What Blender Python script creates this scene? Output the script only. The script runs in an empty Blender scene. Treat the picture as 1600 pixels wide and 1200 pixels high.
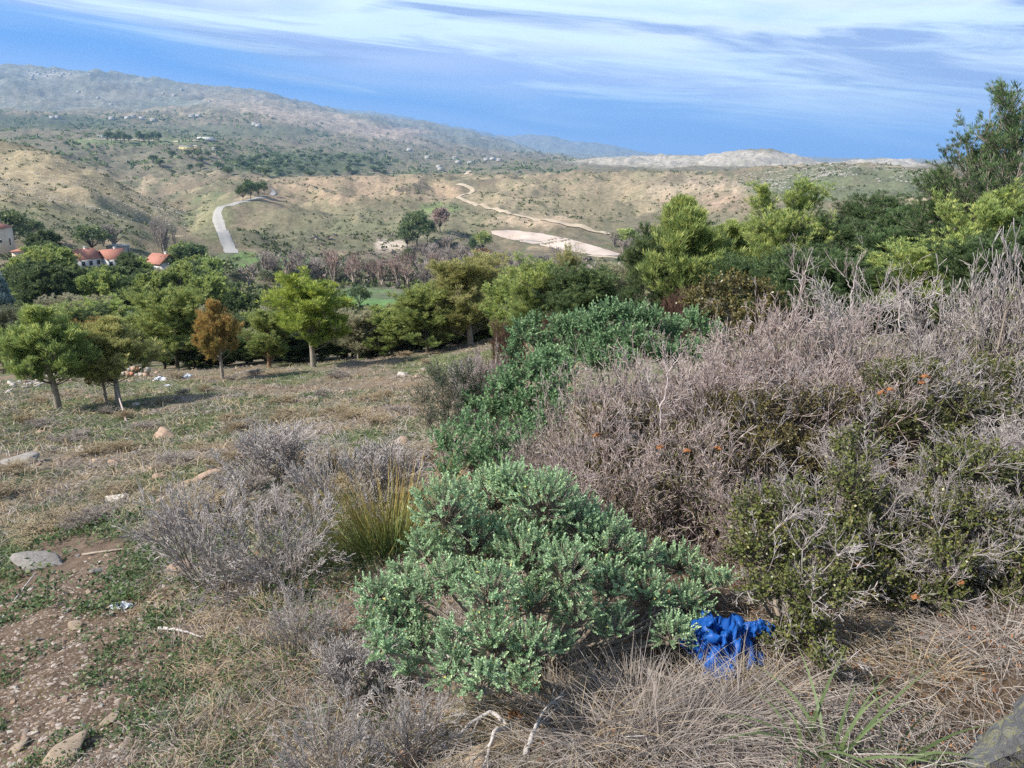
import bpy, bmesh, math, random
import numpy as np
from math import radians, sin, cos, pi, tan, atan2
rng = np.random.default_rng(7)
random.seed(7)
S = bpy.context.scene
COL = S.collection

# ------------------------------------------------------------ camera, sky, sun, exposure
CZ = 1.6; F = 1200.0
PITCH = math.atan(350/1200)
cp, sp = cos(PITCH), sin(PITCH)
cam = bpy.data.cameras.new('camera'); cam_o = bpy.data.objects.new('camera', cam); COL.objects.link(cam_o)
cam.sensor_width = 36; cam.lens = 36*F/1600; cam.clip_start = 0.05; cam.clip_end = 80000
cam_o.location = (0, 0, CZ); cam_o.rotation_euler = (pi/2-PITCH, 0, 0)
S.camera = cam_o
S.view_settings.view_transform = 'Standard'; S.view_settings.look = 'None'
S.view_settings.exposure = 0.75; S.view_settings.gamma = 1; S.view_settings.use_curve_mapping = False
S.cycles.max_bounces = 6; S.cycles.diffuse_bounces = 3; S.cycles.transmission_bounces = 3
S.cycles.volume_bounces = 0; S.cycles.glossy_bounces = 2; S.cycles.transparent_max_bounces = 4
S.cycles.use_denoising = False

SUN_EL, SUN_AZ = radians(42), radians(248)     # azimuth clockwise from +Y (the view direction): from the left and a little behind
sun = bpy.data.lights.new('sun', 'SUN'); sun.energy = 4.6; sun.angle = radians(0.6); sun.color = (1, 0.95, 0.87)
sun_o = bpy.data.objects.new('sun', sun); COL.objects.link(sun_o)
sun_o.rotation_euler = (pi/2-SUN_EL, 0, pi-SUN_AZ)

class NT:
    def __init__(s, tree): s.t = tree; s.n = tree.nodes; s.l = tree.links
    def node(s, ty, **kw):
        n = s.n.new(ty)
        for k, v in kw.items(): setattr(n, k, v)
        return n
    def link(s, a, b): s.l.new(a, b)
    def put(s, sock, v):
        if isinstance(v, bpy.types.NodeSocket): s.l.new(v, sock)
        elif v is not None: sock.default_value = v
    def math(s, op, a, b=None, clamp=False):
        n = s.n.new('ShaderNodeMath'); n.operation = op; n.use_clamp = clamp
        s.put(n.inputs[0], a)
        if b is not None: s.put(n.inputs[1], b)
        return n.outputs[0]
    def mix(s, f, a, b, bt='MIX'):
        n = s.n.new('ShaderNodeMix'); n.data_type = 'RGBA'; n.blend_type = bt
        s.put(n.inputs[0], f); s.put(n.inputs[6], c4(a)); s.put(n.inputs[7], c4(b))
        return n.outputs[2]
    def ramp(s, f, pts, interp='LINEAR'):
        n = s.n.new('ShaderNodeValToRGB'); n.color_ramp.interpolation = interp
        e = n.color_ramp.elements
        while len(e) < len(pts): e.new(0.5)
        for q, (p, c) in zip(e, pts): q.position = p; q.color = c4(c)
        s.put(n.inputs[0], f); return n.outputs[0]
    def noise(s, vec, scale, detail=4, rough=0.55, dist=0):
        n = s.n.new('ShaderNodeTexNoise'); s.put(n.inputs['Vector'], vec)
        n.inputs['Scale'].default_value = scale; n.inputs['Detail'].default_value = detail
        n.inputs['Roughness'].default_value = rough; n.inputs['Distortion'].default_value = dist
        return n.outputs['Fac']
def c4(c):
    if isinstance(c, bpy.types.NodeSocket): return c
    if isinstance(c, (int, float)): return (c, c, c, 1)
    return tuple(c)+(1,) if len(c) == 3 else c

W = bpy.data.worlds.new('World'); S.world = W; W.use_nodes = True
w = NT(W.node_tree); w.n.clear()
sky = w.node('ShaderNodeTexSky', sky_type='NISHITA', sun_disc=False, sun_elevation=SUN_EL, sun_rotation=SUN_AZ)
sky.air_density = 1.0; sky.dust_density = 1.0; sky.ozone_density = 2.0
tc = w.node('ShaderNodeTexCoord'); sx = w.node('ShaderNodeSeparateXYZ'); w.link(tc.outputs['Generated'], sx.inputs[0])
X, Y_, Z_ = sx.outputs
az = w.math('ARCTAN2', X, Y_)
tt = w.math('ADD', w.math('ARCSINE', Z_), w.math('MULTIPLY', w.math('SINE', az), 0.105))   # cloud sheets dip to the right
def skyvec(kx, kt, off):
    n = w.node('ShaderNodeCombineXYZ')
    w.put(n.inputs[0], w.math('MULTIPLY', az, kx)); w.put(n.inputs[1], w.math('MULTIPLY', tt, kt)); n.inputs[2].default_value = off
    return n.outputs[0]
n1 = w.noise(skyvec(1.7, 15, 2.3), 1.0, 6, 0.55, 0.6)
n2 = w.noise(skyvec(2.6, 34, 4.1), 1.0, 8, 0.62, 0.9)
n3 = w.noise(skyvec(1.6, 12, 9.0), 1.0, 3, 0.5, 0.3)
te = w.math('ADD', tt, w.math('MULTIPLY', w.math('SUBTRACT', n3, 0.5), 0.12))
K = 10.0/1.25
def sc(c): return tuple((v/255.0)**2.2*K for v in c)
base = w.ramp(te, [(0.0, sc((128, 172, 238))), (0.035, sc((126, 170, 234))), (0.062, sc((88, 150, 224))), (0.083, sc((120, 168, 228))), (0.105, sc((166, 188, 234))), (0.150, sc((220, 236, 252))), (0.5, sc((205, 222, 245)))])
lav = w.math('MULTIPLY', w.ramp(n1, [(0.47, 0), (0.56, 1)]), w.ramp(te, [(0.065, 0), (0.09, 1)]))
base = w.mix(w.math('MULTIPLY', lav, 0.85), base, sc((130, 156, 206)))
wh = w.math('MULTIPLY', w.ramp(n2, [(0.45, 0), (0.60, 1)]), w.ramp(te, [(0.06, 0), (0.11, 1)]))
base = w.mix(w.math('MULTIPLY', wh, 0.85), base, sc((222, 246, 255)))
dk = w.math('MULTIPLY', w.ramp(n1, [(0.30, 1), (0.44, 0)]), w.ramp(te, [(0.03, 0), (0.06, 1)]))
base = w.mix(w.math('MULTIPLY', dk, 0.35), base, sc((112, 160, 236)))
hi = w.ramp(w.math('ARCSINE', Z_), [(0.25, 0), (0.7, 1)])
col = w.mix(w.math('MULTIPLY', hi, 0.88), base, sky.outputs[0])
bg = w.node('ShaderNodeBackground'); w.link(col, bg.inputs[0]); bg.inputs[1].default_value = 0.10
wo = w.node('ShaderNodeOutputWorld'); w.link(bg.outputs[0], wo.inputs[0])

# ------------------------------------------------------------ helpers: tagging, materials, mesh building
def tag(o, label=None, cat=None, group=None, kind=None):
    if label: o['label'] = label
    if cat: o['category'] = cat
    if group: o['group'] = group
    if kind: o['kind'] = kind
    return o
def empty(name, loc=(0, 0, 0), rz=0):
    o = bpy.data.objects.new(name, None); COL.objects.link(o); o.location = loc; o.rotation_euler = (0, 0, rz)
    o.empty_display_size = 0.2; return o
def copy_tree(o, parent=None):
    c = o.copy(); COL.objects.link(c)
    if parent is not None: c.parent = parent
    for ch in list(o.children): copy_tree(ch, c)
    return c
def remove_tree(o):
    for ch in list(o.children): remove_tree(ch)
    bpy.data.objects.remove(o)

def mat(name, rough=0.8, spec=0.3):
    m = bpy.data.materials.new(name); m.use_nodes = True; t = NT(m.node_tree)
    b = t.n['Principled BSDF']; b.inputs['Roughness'].default_value = rough; b.inputs['Specular IOR Level'].default_value = spec
    return m, t, b
def attr(t, name):
    n = t.node('ShaderNodeAttribute'); n.attribute_name = name; return n
def leafmat(name, cols, trans=0.25, rough=0.55, spec=0.3, objvar=0.25):
    m, t, b = mat(name, rough, spec)
    a = attr(t, 'rnd')
    c = t.ramp(a.outputs['Fac'], [(i/(len(cols)-1), c) for i, c in enumerate(cols)])
    oi = t.node('ShaderNodeObjectInfo')
    v = t.math('ADD', 1-objvar/2, t.math('MULTIPLY', oi.outputs['Random'], objvar))
    hs = t.node('ShaderNodeHueSaturation'); t.link(c, hs.inputs['Color']); t.link(v, hs.inputs['Value'])
    t.link(t.math('ADD', 0.5-0.02*objvar, t.math('MULTIPLY', oi.outputs['Random'], 0.04*objvar)), hs.inputs['Hue'])
    t.link(hs.outputs[0], b.inputs['Base Color'])
    if trans > 0:
        tr = t.node('ShaderNodeBsdfTranslucent'); t.link(hs.outputs[0], tr.inputs[0])
        mx = t.node('ShaderNodeMixShader'); mx.inputs[0].default_value = trans
        t.link(b.outputs[0], mx.inputs[1]); t.link(tr.outputs[0], mx.inputs[2]); t.link(mx.outputs[0], t.n['Material Output'].inputs[0])
    return m
def plainmat(name, c1, c2, scale=8, rough=0.8, bump=0.0, spec=0.3, c3=None, thr=0.62):
    m, t, b = mat(name, rough, spec)
    tcn = t.node('ShaderNodeTexCoord'); v = tcn.outputs['Object']
    n = t.noise(v, scale, 6, 0.6)
    c = t.ramp(n, [(0.3, c1), (0.7, c2)])
    if c3 is not None:
        n2_ = t.noise(v, scale*2.3, 5, 0.65, 0.5)
        c = t.mix(t.ramp(n2_, [(thr-0.04, 0), (thr+0.04, 1)]), c, c3)
    t.link(c, b.inputs['Base Color'])
    if bump:
        bn = t.node('ShaderNodeBump'); bn.inputs['Strength'].default_value = bump; bn.inputs['Distance'].default_value = 0.02
        t.link(t.noise(v, scale*6, 6, 0.7), bn.inputs['Height']); t.link(bn.outputs[0], b.inputs['Normal'])
    return m

def extent(*mbs):
    v = np.concatenate([x for m in mbs for x in m.v]); return float(np.percentile(v[:, 2], 99.3)), 2*float(np.percentile(np.hypot(v[:, 0], v[:, 1]), 96))
def norm(v): return v/np.maximum(np.linalg.norm(v, axis=-1, keepdims=True), 1e-9)
def rdir(n): return norm(rng.normal(size=(n, 3)))
class MB:
    """collects vertex/face arrays and links them as one mesh object"""
    def __init__(s): s.v = []; s.q = []; s.t = []; s.a = []; s.n = 0
    def add(s, v, q=None, t=None, a=None):
        v = np.asarray(v, float).reshape(-1, 3)
        s.v.append(v)
        s.a.append(np.full(len(v), 0.5) if a is None else np.broadcast_to(np.asarray(a, float), (len(v),)))
        if q is not None and len(q): s.q.append(np.asarray(q, int).reshape(-1, 4)+s.n)
        if t is not None and len(t): s.t.append(np.asarray(t, int).reshape(-1, 3)+s.n)
        s.n += len(v); return s
    def leaves(s, P, D, N, L, Wd, rnd, wide=0.55, bend=0.0):
        n = len(P); D = norm(D); Sd = norm(np.cross(D, N)); Nn = np.cross(Sd, D)
        L = np.broadcast_to(L, (n,))[:, None]; Wd = np.broadcast_to(Wd, (n,))[:, None]
        lift = Nn*Wd*0.22; dn = -Nn*L*bend
        v = np.stack([P, P+D*L*wide+Sd*Wd/2+lift, P+D*L+dn, P+D*L*wide-Sd*Wd/2+lift], 1)
        q = np.arange(4*n).reshape(n, 4)
        return s.add(v, q, a=np.repeat(np.broadcast_to(rnd, (n,)), 4))
    def prisms(s, P0, P1, R0, R1, rnd=0.5, k=3):
        n = len(P0)
        if n == 0: return s
        D = norm(P1-P0); A = np.where(np.abs(D[:, 2:3]) < 0.9, [[0, 0, 1.0]], [[1.0, 0, 0]])
        U = norm(np.cross(D, A)); V = np.cross(D, U)
        an = np.arange(k)*2*pi/k
        ring = U[:, None]*np.cos(an)[None, :, None]+V[:, None]*np.sin(an)[None, :, None]
        R0 = np.broadcast_to(R0, (n,)); R1 = np.broadcast_to(R1, (n,))
        v = np.concatenate([P0[:, None]+ring*R0[:, None, None], P1[:, None]+ring*R1[:, None, None]], 1)
        i = np.arange(k); j = (i+1) % k
        f = np.stack([i, j, j+k, i+k], 1)
        q = (f[None]+(np.arange(n)*2*k)[:, None, None]).reshape(-1, 4)
        return s.add(v, q, a=np.repeat(np.broadcast_to(rnd, (n,)), 2*k))
    def blades(s, P, D, L, Wd, droop, r0, r1, nseg=3):
        """curved tapering grass blades"""
        n = len(P); D = norm(D); side = norm(np.cross(D, rdir(n)))
        L = np.broadcast_to(L, (n,)); Wd = np.broadcast_to(Wd, (n,)); droop = np.broadcast_to(droop, (n,))
        H_ = norm(D*[1, 1, 0]+1e-6)
        vs = []; at = []
        for k in range(nseg+1):
            f = k/nseg
            c = P+D*(L*f)[:, None]+(H_*0.5*(droop*L*f*f)[:, None]-np.array([0, 0, 1.0])*(droop*L*f*f*0.75)[:, None])
            wk = Wd*(1-f**1.5*0.92)/2
            vs += [c-side*wk[:, None], c+side*wk[:, None]]
            at += [r0+(r1-r0)*f]*2
        v = np.stack(vs, 1); a = np.stack([np.broadcast_to(x, (n,)) for x in at], 1).ravel()
        f = np.array([[2*k, 2*k+1, 2*k+3, 2*k+2] for k in range(nseg)])
        q = (f[None]+(np.arange(n)*2*(nseg+1))[:, None, None]).reshape(-1, 4)
        return s.add(v, q, a=a)
    def box(s, c, d, rz=0, a=0.5):
        c = np.array(c, float); h = np.array(d, float)/2
        v = np.array([[x, y, z] for z in (-1, 1) for y in (-1, 1) for x in (-1, 1)])*h
        R = np.array([[cos(rz), -sin(rz), 0], [sin(rz), cos(rz), 0], [0, 0, 1]])
        return s.add(v@R.T+c, [[0, 2, 3, 1], [4, 5, 7, 6], [0, 1, 5, 4], [2, 6, 7, 3], [0, 4, 6, 2], [1, 3, 7, 5]], a=a)
    def tube(s, pts, rads, k=6, a=0.5):
        pts = np.array(pts, float); rads = np.broadcast_to(rads, (len(pts),))
        T = norm(np.gradient(pts, axis=0)); A = np.array([0.3, 0.8, 0.52])
        U = norm(np.cross(T, A)); V = np.cross(T, U); an = np.arange(k)*2*pi/k
        v = pts[:, None]+(U[:, None]*np.cos(an)[None, :, None]+V[:, None]*np.sin(an)[None, :, None])*rads[:, None, None]
        q = [[i*k+j, i*k+(j+1) % k, (i+1)*k+(j+1) % k, (i+1)*k+j] for i in range(len(pts)-1) for j in range(k)]
        return s.add(v, q, a=a)
    def build(s, name, m, parent=None, smooth=False):
        me = bpy.data.meshes.new(name)
        v = np.concatenate(s.v); a = np.concatenate(s.a)
        q = np.concatenate(s.q) if s.q else np.zeros((0, 4), int); t = np.concatenate(s.t) if s.t else np.zeros((0, 3), int)
        me.vertices.add(len(v)); me.vertices.foreach_set('co', v.astype(np.float32).ravel())
        me.loops.add(q.size+t.size); me.loops.foreach_set('vertex_index', np.concatenate([q.ravel(), t.ravel()]).astype(np.int32))
        nq, nt = len(q), len(t); me.polygons.add(nq+nt)
        me.polygons.foreach_set('loop_start', np.concatenate([np.arange(nq)*4, nq*4+np.arange(nt)*3]).astype(np.int32))
        me.update(calc_edges=True)
        at = me.attributes.new('rnd', 'FLOAT', 'POINT'); at.data.foreach_set('value', a.astype(np.float32))
        if smooth: me.polygons.foreach_set('use_smooth', np.ones(nq+nt, bool))
        me.materials.append(m)
        o = bpy.data.objects.new(name, me); COL.objects.link(o)
        if parent is not None: o.parent = parent
        return o

# ------------------------------------------------------------ noise and terrain
def _h(i, j, s):
    n = (i.astype(np.int64)*374761393+j.astype(np.int64)*668265263+s*1442695041) & 0xffffffff
    n = ((n ^ (n >> 13))*1274126177) & 0xffffffff
    return ((n ^ (n >> 16)) & 0xffffff)/float(0xffffff)
def pnoise(x, y, s=0):
    xi = np.floor(x); yi = np.floor(y); fx = x-xi; fy = y-yi
    u = fx*fx*fx*(fx*(fx*6-15)+10); v = fy*fy*fy*(fy*(fy*6-15)+10)
    def g(a, b):
        t = _h(xi+a, yi+b, s)*2*pi; return np.cos(t)*(fx-a)+np.sin(t)*(fy-b)
    return ((g(0, 0)*(1-u)+g(1, 0)*u)*(1-v)+(g(0, 1)*(1-u)+g(1, 1)*u)*v)*1.5
def fbm(x, y, oct=5, s=0, gain=0.5):
    x = np.asarray(x, float); y = np.asarray(y, float)
    r = 0; a = 1; f = 1
    for k in range(oct): r = r+a*pnoise(x*f+17.3*k, y*f-9.1*k, s+k); a *= gain; f *= 2.03
    return r

def ray(px, py):
    xc = (np.asarray(px, float)-800)/F; yc = (600-np.asarray(py, float))/F
    return np.stack([xc+0*yc, cp+yc*sp+0*xc, -sp+yc*cp+0*xc], -1)
def proj(x, y, z):
    d = y*cp-(z-CZ)*sp; d = np.where(d < 1e-3, 1e-3, d); u = y*sp+(z-CZ)*cp
    return 800+F*x/d, 600-F*u/d
PXS = np.linspace(-500, 2100, 261)
def layer(pts):
    """one contour line of the land: (column, row, distance) seen from the look-out, turned into azimuth, radius and height"""
    p = np.array(pts, float)
    py = np.interp(PXS, p[:, 0], p[:, 1]); r = np.exp(np.interp(PXS, p[:, 0], np.log(p[:, 2])))
    k = np.array([1, 2, 3, 2, 1])/9.0
    py = np.convolve(np.pad(py, 2, 'edge'), k, 'valid'); r = np.convolve(np.pad(r, 2, 'edge'), k, 'valid')
    d = ray(PXS, py); hl = np.hypot(d[:, 0], d[:, 1])
    return np.arctan2(d[:, 0], d[:, 1]), r, CZ+d[:, 2]/hl*r
def flat(r, drops):
    p = np.array(drops, float); a = np.arctan2((p[:, 0]-800)/F, 1.0)
    return a, np.full(len(a), float(r)), p[:, 1]
LAY = [
 flat(0.3, [(-500, 0.02), (2100, 0.05)]),
 flat(3.0, [(-500, -.60), (200, -.62), (800, -.55), (1200, -.42), (1600, -.30), (2100, -.1)]),
 flat(6.5, [(-500, -1.75), (200, -1.62), (800, -1.35), (1200, -.95), (1600, -.75), (2100, -.4)]),
 flat(13, [(-500, -3.6), (200, -3.3), (800, -2.6), (1200, -1.9), (1600, -1.6), (2100, -1)]),
 layer([(-500, 660, 24), (0, 645, 24), (200, 637, 24.5), (400, 622, 25), (700, 600, 25), (1000, 545, 24), (1200, 520, 22), (1600, 485, 20), (2100, 470, 20)]),
 layer([(-500, 610, 45), (0, 597, 43), (250, 578, 42), (400, 568, 42), (600, 552, 41), (700, 540, 40), (800, 526, 38), (1000, 490, 34), (1200, 466, 32), (1400, 448, 30), (1600, 436, 30), (2100, 430, 30)]),
 layer([(-500, 590, 75), (0, 582, 75), (200, 572, 75), (400, 568, 75), (600, 554, 75), (800, 529, 72), (1000, 494, 65), (1200, 470, 60), (1600, 445, 60), (2100, 440, 60)]),
 layer([(-500, 500, 120), (0, 490, 120), (200, 488, 120), (400, 505, 120), (600, 505, 120), (800, 492, 120), (1000, 462, 120), (1200, 450, 120), (1600, 430, 120), (2100, 425, 120)]),
 layer([(-500, 430, 200), (0, 428, 200), (200, 432, 200), (400, 448, 200), (600, 462, 200), (800, 455, 200), (1000, 440, 200), (1200, 430, 200), (1600, 412, 200), (2100, 410, 200)]),
 layer([(-500, 380, 320), (0, 372, 320), (200, 385, 320), (350, 396, 330), (500, 408, 330), (700, 418, 330), (900, 410, 330), (1000, 404, 330), (1200, 392, 320), (1600, 380, 320), (2100, 380, 320)]),
 layer([(-500, 320, 430), (0, 318, 430), (200, 345, 430), (300, 362, 430), (350, 350, 440), (500, 372, 440), (700, 372, 440), (850, 368, 440), (1000, 368, 430), (1200, 350, 430), (1600, 345, 420), (2100, 345, 420)]),
 layer([(-500, 225, 600), (0, 229, 600), (50, 234, 600), (130, 264, 590), (200, 300, 580), (260, 330, 560), (300, 345, 550), (345, 325, 560), (400, 312, 560), (500, 325, 580), (700, 325, 600), (850, 320, 600), (1000, 325, 600), (1200, 300, 600), (1300, 290, 600), (1600, 300, 600), (2100, 300, 600)]),
 layer([(-500, 260, 900), (0, 262, 900), (130, 282, 850), (200, 318, 820), (260, 318, 800), (330, 290, 820), (380, 280, 820), (440, 287, 850), (500, 280, 860), (600, 277, 880), (700, 277, 900), (750, 273, 920), (850, 272, 920), (1000, 270, 920), (1100, 275, 900), (1170, 268, 880), (1250, 262, 860), (1300, 259, 860), (1370, 262, 860), (1430, 270, 860), (1600, 280, 860), (2100, 280, 860)]),
 layer([(-500, 240, 1200), (0, 243, 1200), (130, 255, 1150), (200, 272, 1100), (280, 252, 1150), (350, 262, 1150), (420, 280, 1150), (500, 284, 1150), (700, 284, 1150), (900, 278, 1150), (1100, 276, 1150), (1300, 266, 1150), (2100, 285, 1150)]),
 layer([(-500, 215, 1600), (0, 218, 1600), (150, 218, 1600), (250, 222, 1600), (330, 226, 1600), (400, 238, 1600), (500, 252, 1600), (600, 265, 1600), (700, 268, 1700), (800, 264, 1700), (900, 262, 1700), (1100, 262, 1700), (1300, 264, 1700), (2100, 270, 1700)]),
 layer([(-500, 195, 2600), (0, 193, 2600), (200, 198, 2600), (400, 212, 2600), (500, 222, 2600), (600, 235, 2600), (700, 250, 2600), (800, 252, 2500), (880, 251, 2300), (1000, 247, 2300), (1100, 243, 2250), (1150, 236, 2200), (1190, 232, 2200), (1225, 237, 2200), (1260, 250, 2200), (1290, 257, 2200), (1320, 255, 2200), (1350, 250, 2200), (1400, 249, 2200), (1430, 257, 2200), (1500, 264, 2200), (2100, 265, 2300)]),
 layer([(-500, 165, 4200), (0, 168, 4200), (150, 172, 4200), (260, 168, 4200), (320, 160, 4200), (400, 162, 4200), (450, 170, 4200), (520, 185, 4200), (600, 200, 4200), (680, 212, 4200), (740, 224, 4200), (820, 240, 4200), (900, 252, 4200), (1000, 258, 4000), (2100, 268, 4000)]),
 layer([(-500, 110, 6500), (-200, 96, 6500), (0, 99, 6500), (60, 104, 6500), (120, 105, 6500), (200, 115, 6500), (250, 122, 6500), (300, 133, 6500), (380, 139, 6500), (420, 147, 6500), (520, 171, 6500), (600, 186, 6500), (650, 190, 6500), (700, 201, 6500), (780, 217, 6500), (830, 236, 6500), (880, 245, 6500), (1000, 256, 6500), (2100, 262, 6500)]),
 layer([(-500, 130, 9500), (300, 160, 9500), (520, 185, 9500), (700, 215, 9500), (830, 240, 9500), (2100, 262, 9500)]),
 layer([(-500, 140, 13000), (400, 165, 13000), (520, 168, 13000), (570, 171, 13000), (620, 176, 13000), (660, 184, 13000), (740, 200, 13000), (790, 212, 13000), (825, 206, 13000), (860, 207, 13000), (890, 220, 13000), (930, 221, 13000), (960, 227, 13000), (1010, 241, 13000), (1080, 247, 13000), (1200, 252, 13000), (2100, 254, 13000)]),
 layer([(-500, 250, 15500), (2100, 252, 15500)]),
]
AZ = np.radians(np.concatenate([np.arange(-180, -42, 3.0), np.linspace(-42, 42, 760), np.arange(45, 181, 3.0)]))
RR = np.concatenate([np.exp(np.linspace(math.log(0.3), math.log(60), 380))[:-1], np.exp(np.linspace(math.log(60), math.log(15500), 330))])
LR = np.log(RR)
def wrapint(az_t, a, v):
    # the land beyond the sides of the view runs on round the back
    a2 = np.concatenate([[a[-1]-2*pi], a, [a[0]+2*pi]]); v2 = np.concatenate([[v[-1]], v, [v[0]]])
    return np.interp(az_t, a2, v2)
lr = np.stack([wrapint(AZ, a, r) for a, r, z in LAY]); lz = np.stack([wrapint(AZ, a, z) for a, r, z in LAY])
ZT = np.zeros((len(AZ), len(RR)))
for i in range(len(AZ)): ZT[i] = np.interp(RR, lr[:, i], lz[:, i])
# soften the creases along the radius
kk = np.exp(-np.linspace(-2, 2, 13)**2); kk /= kk.sum()
ZS = np.stack([np.convolve(np.pad(z, 6, 'edge'), kk, 'valid') for z in ZT])
ZT = ZS
AA, RG = np.meshgrid(AZ, RR, indexing='ij'); GX = RG*np.sin(AA); GY = RG*np.cos(AA)
near = fbm(GX/2.1, GY/2.1, 5, 3)*0.07+fbm(GX/0.35, GY/0.35, 3, 9)*0.018+fbm(GX/9, GY/9, 3, 5)*0.2*np.clip((RG-5)/15, 0, 1)
def ss(x, a, b): t = np.clip((x-a)/(b-a), 0, 1); return t*t*(3-2*t)
rid = 1-np.abs(fbm(GX/170, GY/170, 5, 21))*1.6
hil = fbm(GX/110, GY/110, 5, 61)*9*ss(RG, 1500, 2000)*(1-ss(RG, 3000, 4000))
mid = hil+(rid-0.6)*14*ss(RG, 150, 600)*(1-0.4*ss(RG, 700, 2500))+fbm(GX/35, GY/35, 4, 31)*1.3*ss(RG, 80, 300)
rid2 = 1-np.abs(fbm(GX/900, GY/900, 6, 41))*1.5
far = (rid2-0.6)*55*ss(RG, 2300, 5000)+fbm(GX/250, GY/250, 5, 51)*14*ss(RG, 1800, 4000)
ZT = ZT+near*(1-ss(RG, 60, 140))+mid+far
ZT -= (np.abs(fbm(GX/1.2, GY/1.2, 3, 77))*0.05)*(1-ss(RG, 6, 12))

def H(x, y):
    x = np.asarray(x, float); y = np.asarray(y, float)
    r = np.clip(np.hypot(x, y), 0.3, 15490); a = np.arctan2(x, y)
    ia = np.clip(np.searchsorted(AZ, a)-1, 0, len(AZ)-2); ir = np.clip(np.searchsorted(RR, r)-1, 0, len(RR)-2)
    fa = (a-AZ[ia])/(AZ[ia+1]-AZ[ia]); fr = (r-RR[ir])/(RR[ir+1]-RR[ir])
    return (ZT[ia, ir]*(1-fa)+ZT[ia+1, ir]*fa)*(1-fr)+(ZT[ia, ir+1]*(1-fa)+ZT[ia+1, ir+1]*fa)*fr
TS = np.exp(np.linspace(math.log(1.0), math.log(15400), 1500))
def hit(px, py, rmin=0.0):
    """where a line of sight meets the land, nearest first"""
    d = ray(px, py); P = TS[:, None]*d[None]; hz = H(P[:, 0], P[:, 1])
    bel = (P[:, 2]+CZ < hz) & (TS > rmin)
    k = int(np.argmax(bel)) if bel.any() else len(TS)-1
    k0 = max(k-1, 0)
    lo, hi_ = TS[k0], TS[k]
    for _ in range(12):
        m = (lo+hi_)/2
        if d[2]*m+CZ < float(H(d[0]*m, d[1]*m)): hi_ = m
        else: lo = m
    return np.array([d[0]*hi_, d[1]*hi_, float(H(d[0]*hi_, d[1]*hi_))])
def base(px, Y):
    x = 0.0
    for _ in range(8):
        z = float(H(x, Y)); x = (px-800)/F*(Y*cp-(z-CZ)*sp)
    return np.array([x, Y, float(H(x, Y))])
def topz(py, Y):
    yc = (600-py)/F; return CZ+Y*(yc*cp-sp)/(cp+yc*sp)

# ground colours by place: albedo, plus painted shade on the right foreground
PX, PY = proj(GX, GY, ZT)
front = (np.abs(AA) < radians(44))
tanc = np.array([.36, .275, .17]); brn = np.array([.20, .155, .10]); grn = np.array([.085, .11, .05]); soil = np.array([.17, .115, .075])
Cc = np.zeros(GX.shape+(3,))
def blend(m, c):
    global Cc
    m = np.clip(m, 0, 1)[..., None]; Cc = Cc*(1-m)+np.array(c, float)*m
nA = fbm(GX/1.7, GY/1.7, 5, 101); nB = fbm(GX/5, GY/5, 5, 111); nC = fbm(GX/60, GY/60, 5, 121); nD = fbm(GX/260, GY/260, 5, 131); nE = fbm(GX/1100, GY/1100, 5, 141)
nF = fbm(GX/14, GY/14, 4, 151)
Cc[:] = (.215, .18, .13)
blend(ss(nA, 0.0, 0.4)*0.7, (.27, .225, .16)); blend(ss(nB, -0.15, 0.25)*0.8, (.13, .165, .065)); blend(ss(-nB, .25, .5)*.5, (.28, .19, .12))
P_ = np.exp(-((PX-60)/190)**2-((PY-1060)/190)**2)*1.6+nA*.5
blend(ss(P_, .35, .75)*(RG < 9), (.17, .12, .085))
P_ = np.exp(-((PX-130)/90)**2-((PY-870)/40)**2)*1.5+nA*.5
blend(ss(P_, .35, .75)*(RG < 9), (.18, .13, .095))
blend(ss(PX, 800, 1000)*(RG < 14)*.8, (.09, .06, .04))  # ground under the right thicket darkened: shade painted into the tint
# far land
f1 = ss(RG, 55, 90)
Cv = Cc.copy(); Cc[:] = brn
blend(ss(nC, -.1, .35), tanc); blend(ss(nF+nC*.5, .1, .5)*.75, grn)
blend(ss(-nD, .05, .4)*.6, (.13, .12, .07))
def patch(px, py, rx, ry, c, st=1.0, r0=80, r1=1e9, rough=.35, rot=0):
    dx, dy = (PX-px), (PY-py); c_, s_ = cos(rot), sin(rot)
    u = (dx*c_+dy*s_)/rx; v = (-dx*s_+dy*c_)/ry
    q = 1-np.sqrt(u*u+v*v)+nC*rough*.6+nF*rough*.6
    blend(ss(q, -.12, .18)*st*((RG > r0) & (RG < r1)), c)
lefth = (RG < 640)&(RG > 330)
patch(80, 290, 240, 70, (.36, .28, .16), .85, 380, 640); patch(60, 345, 200, 30, (.12, .14, .07), .5, 300, 560)
patch(560, 300, 170, 28, (.36, .25, .155), .8, 450, 1000); patch(600, 340, 260, 26, (.19, .17, .095), .8, 400, 800)
patch(520, 370, 200, 24, (.15, .15, .08), .7, 300, 700)
patch(950, 305, 230, 38, (.31, .24, .145), .8, 450, 1000); patch(1090, 300, 80, 24, (.42, .31, .215), .7, 450, 1000)
patch(1120, 318, 90, 16, (.30, .19, .13), .6, 450, 1000)
patch(1330, 290, 160, 34, (.12, .14, .075), .9, 500, 1000)
patch(330, 340, 40, 45, (.15, .18, .075), .5, 330, 700)
patch(575, 468, 85, 22, (.15, .29, .075), 1, 110, 300, .10); patch(425, 412, 85, 14, (.12, .26, .05), 1, 150, 420, .15)
patch(370, 405, 40, 12, (.14, .24, .06), .9, 150, 420, .2)
patch(330, 455, 120, 20, (.12, .17, .06), .6, 80, 300)
patch(700, 430, 260, 45, (.13, .11, .09), .7, 150, 450)
patch(835, 345, 75, 11, (.44, .32, .21), .8, 380, 620, .2); patch(690, 325, 35, 8, (.16, .24, .06), .8, 450, 900, .2)
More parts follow.
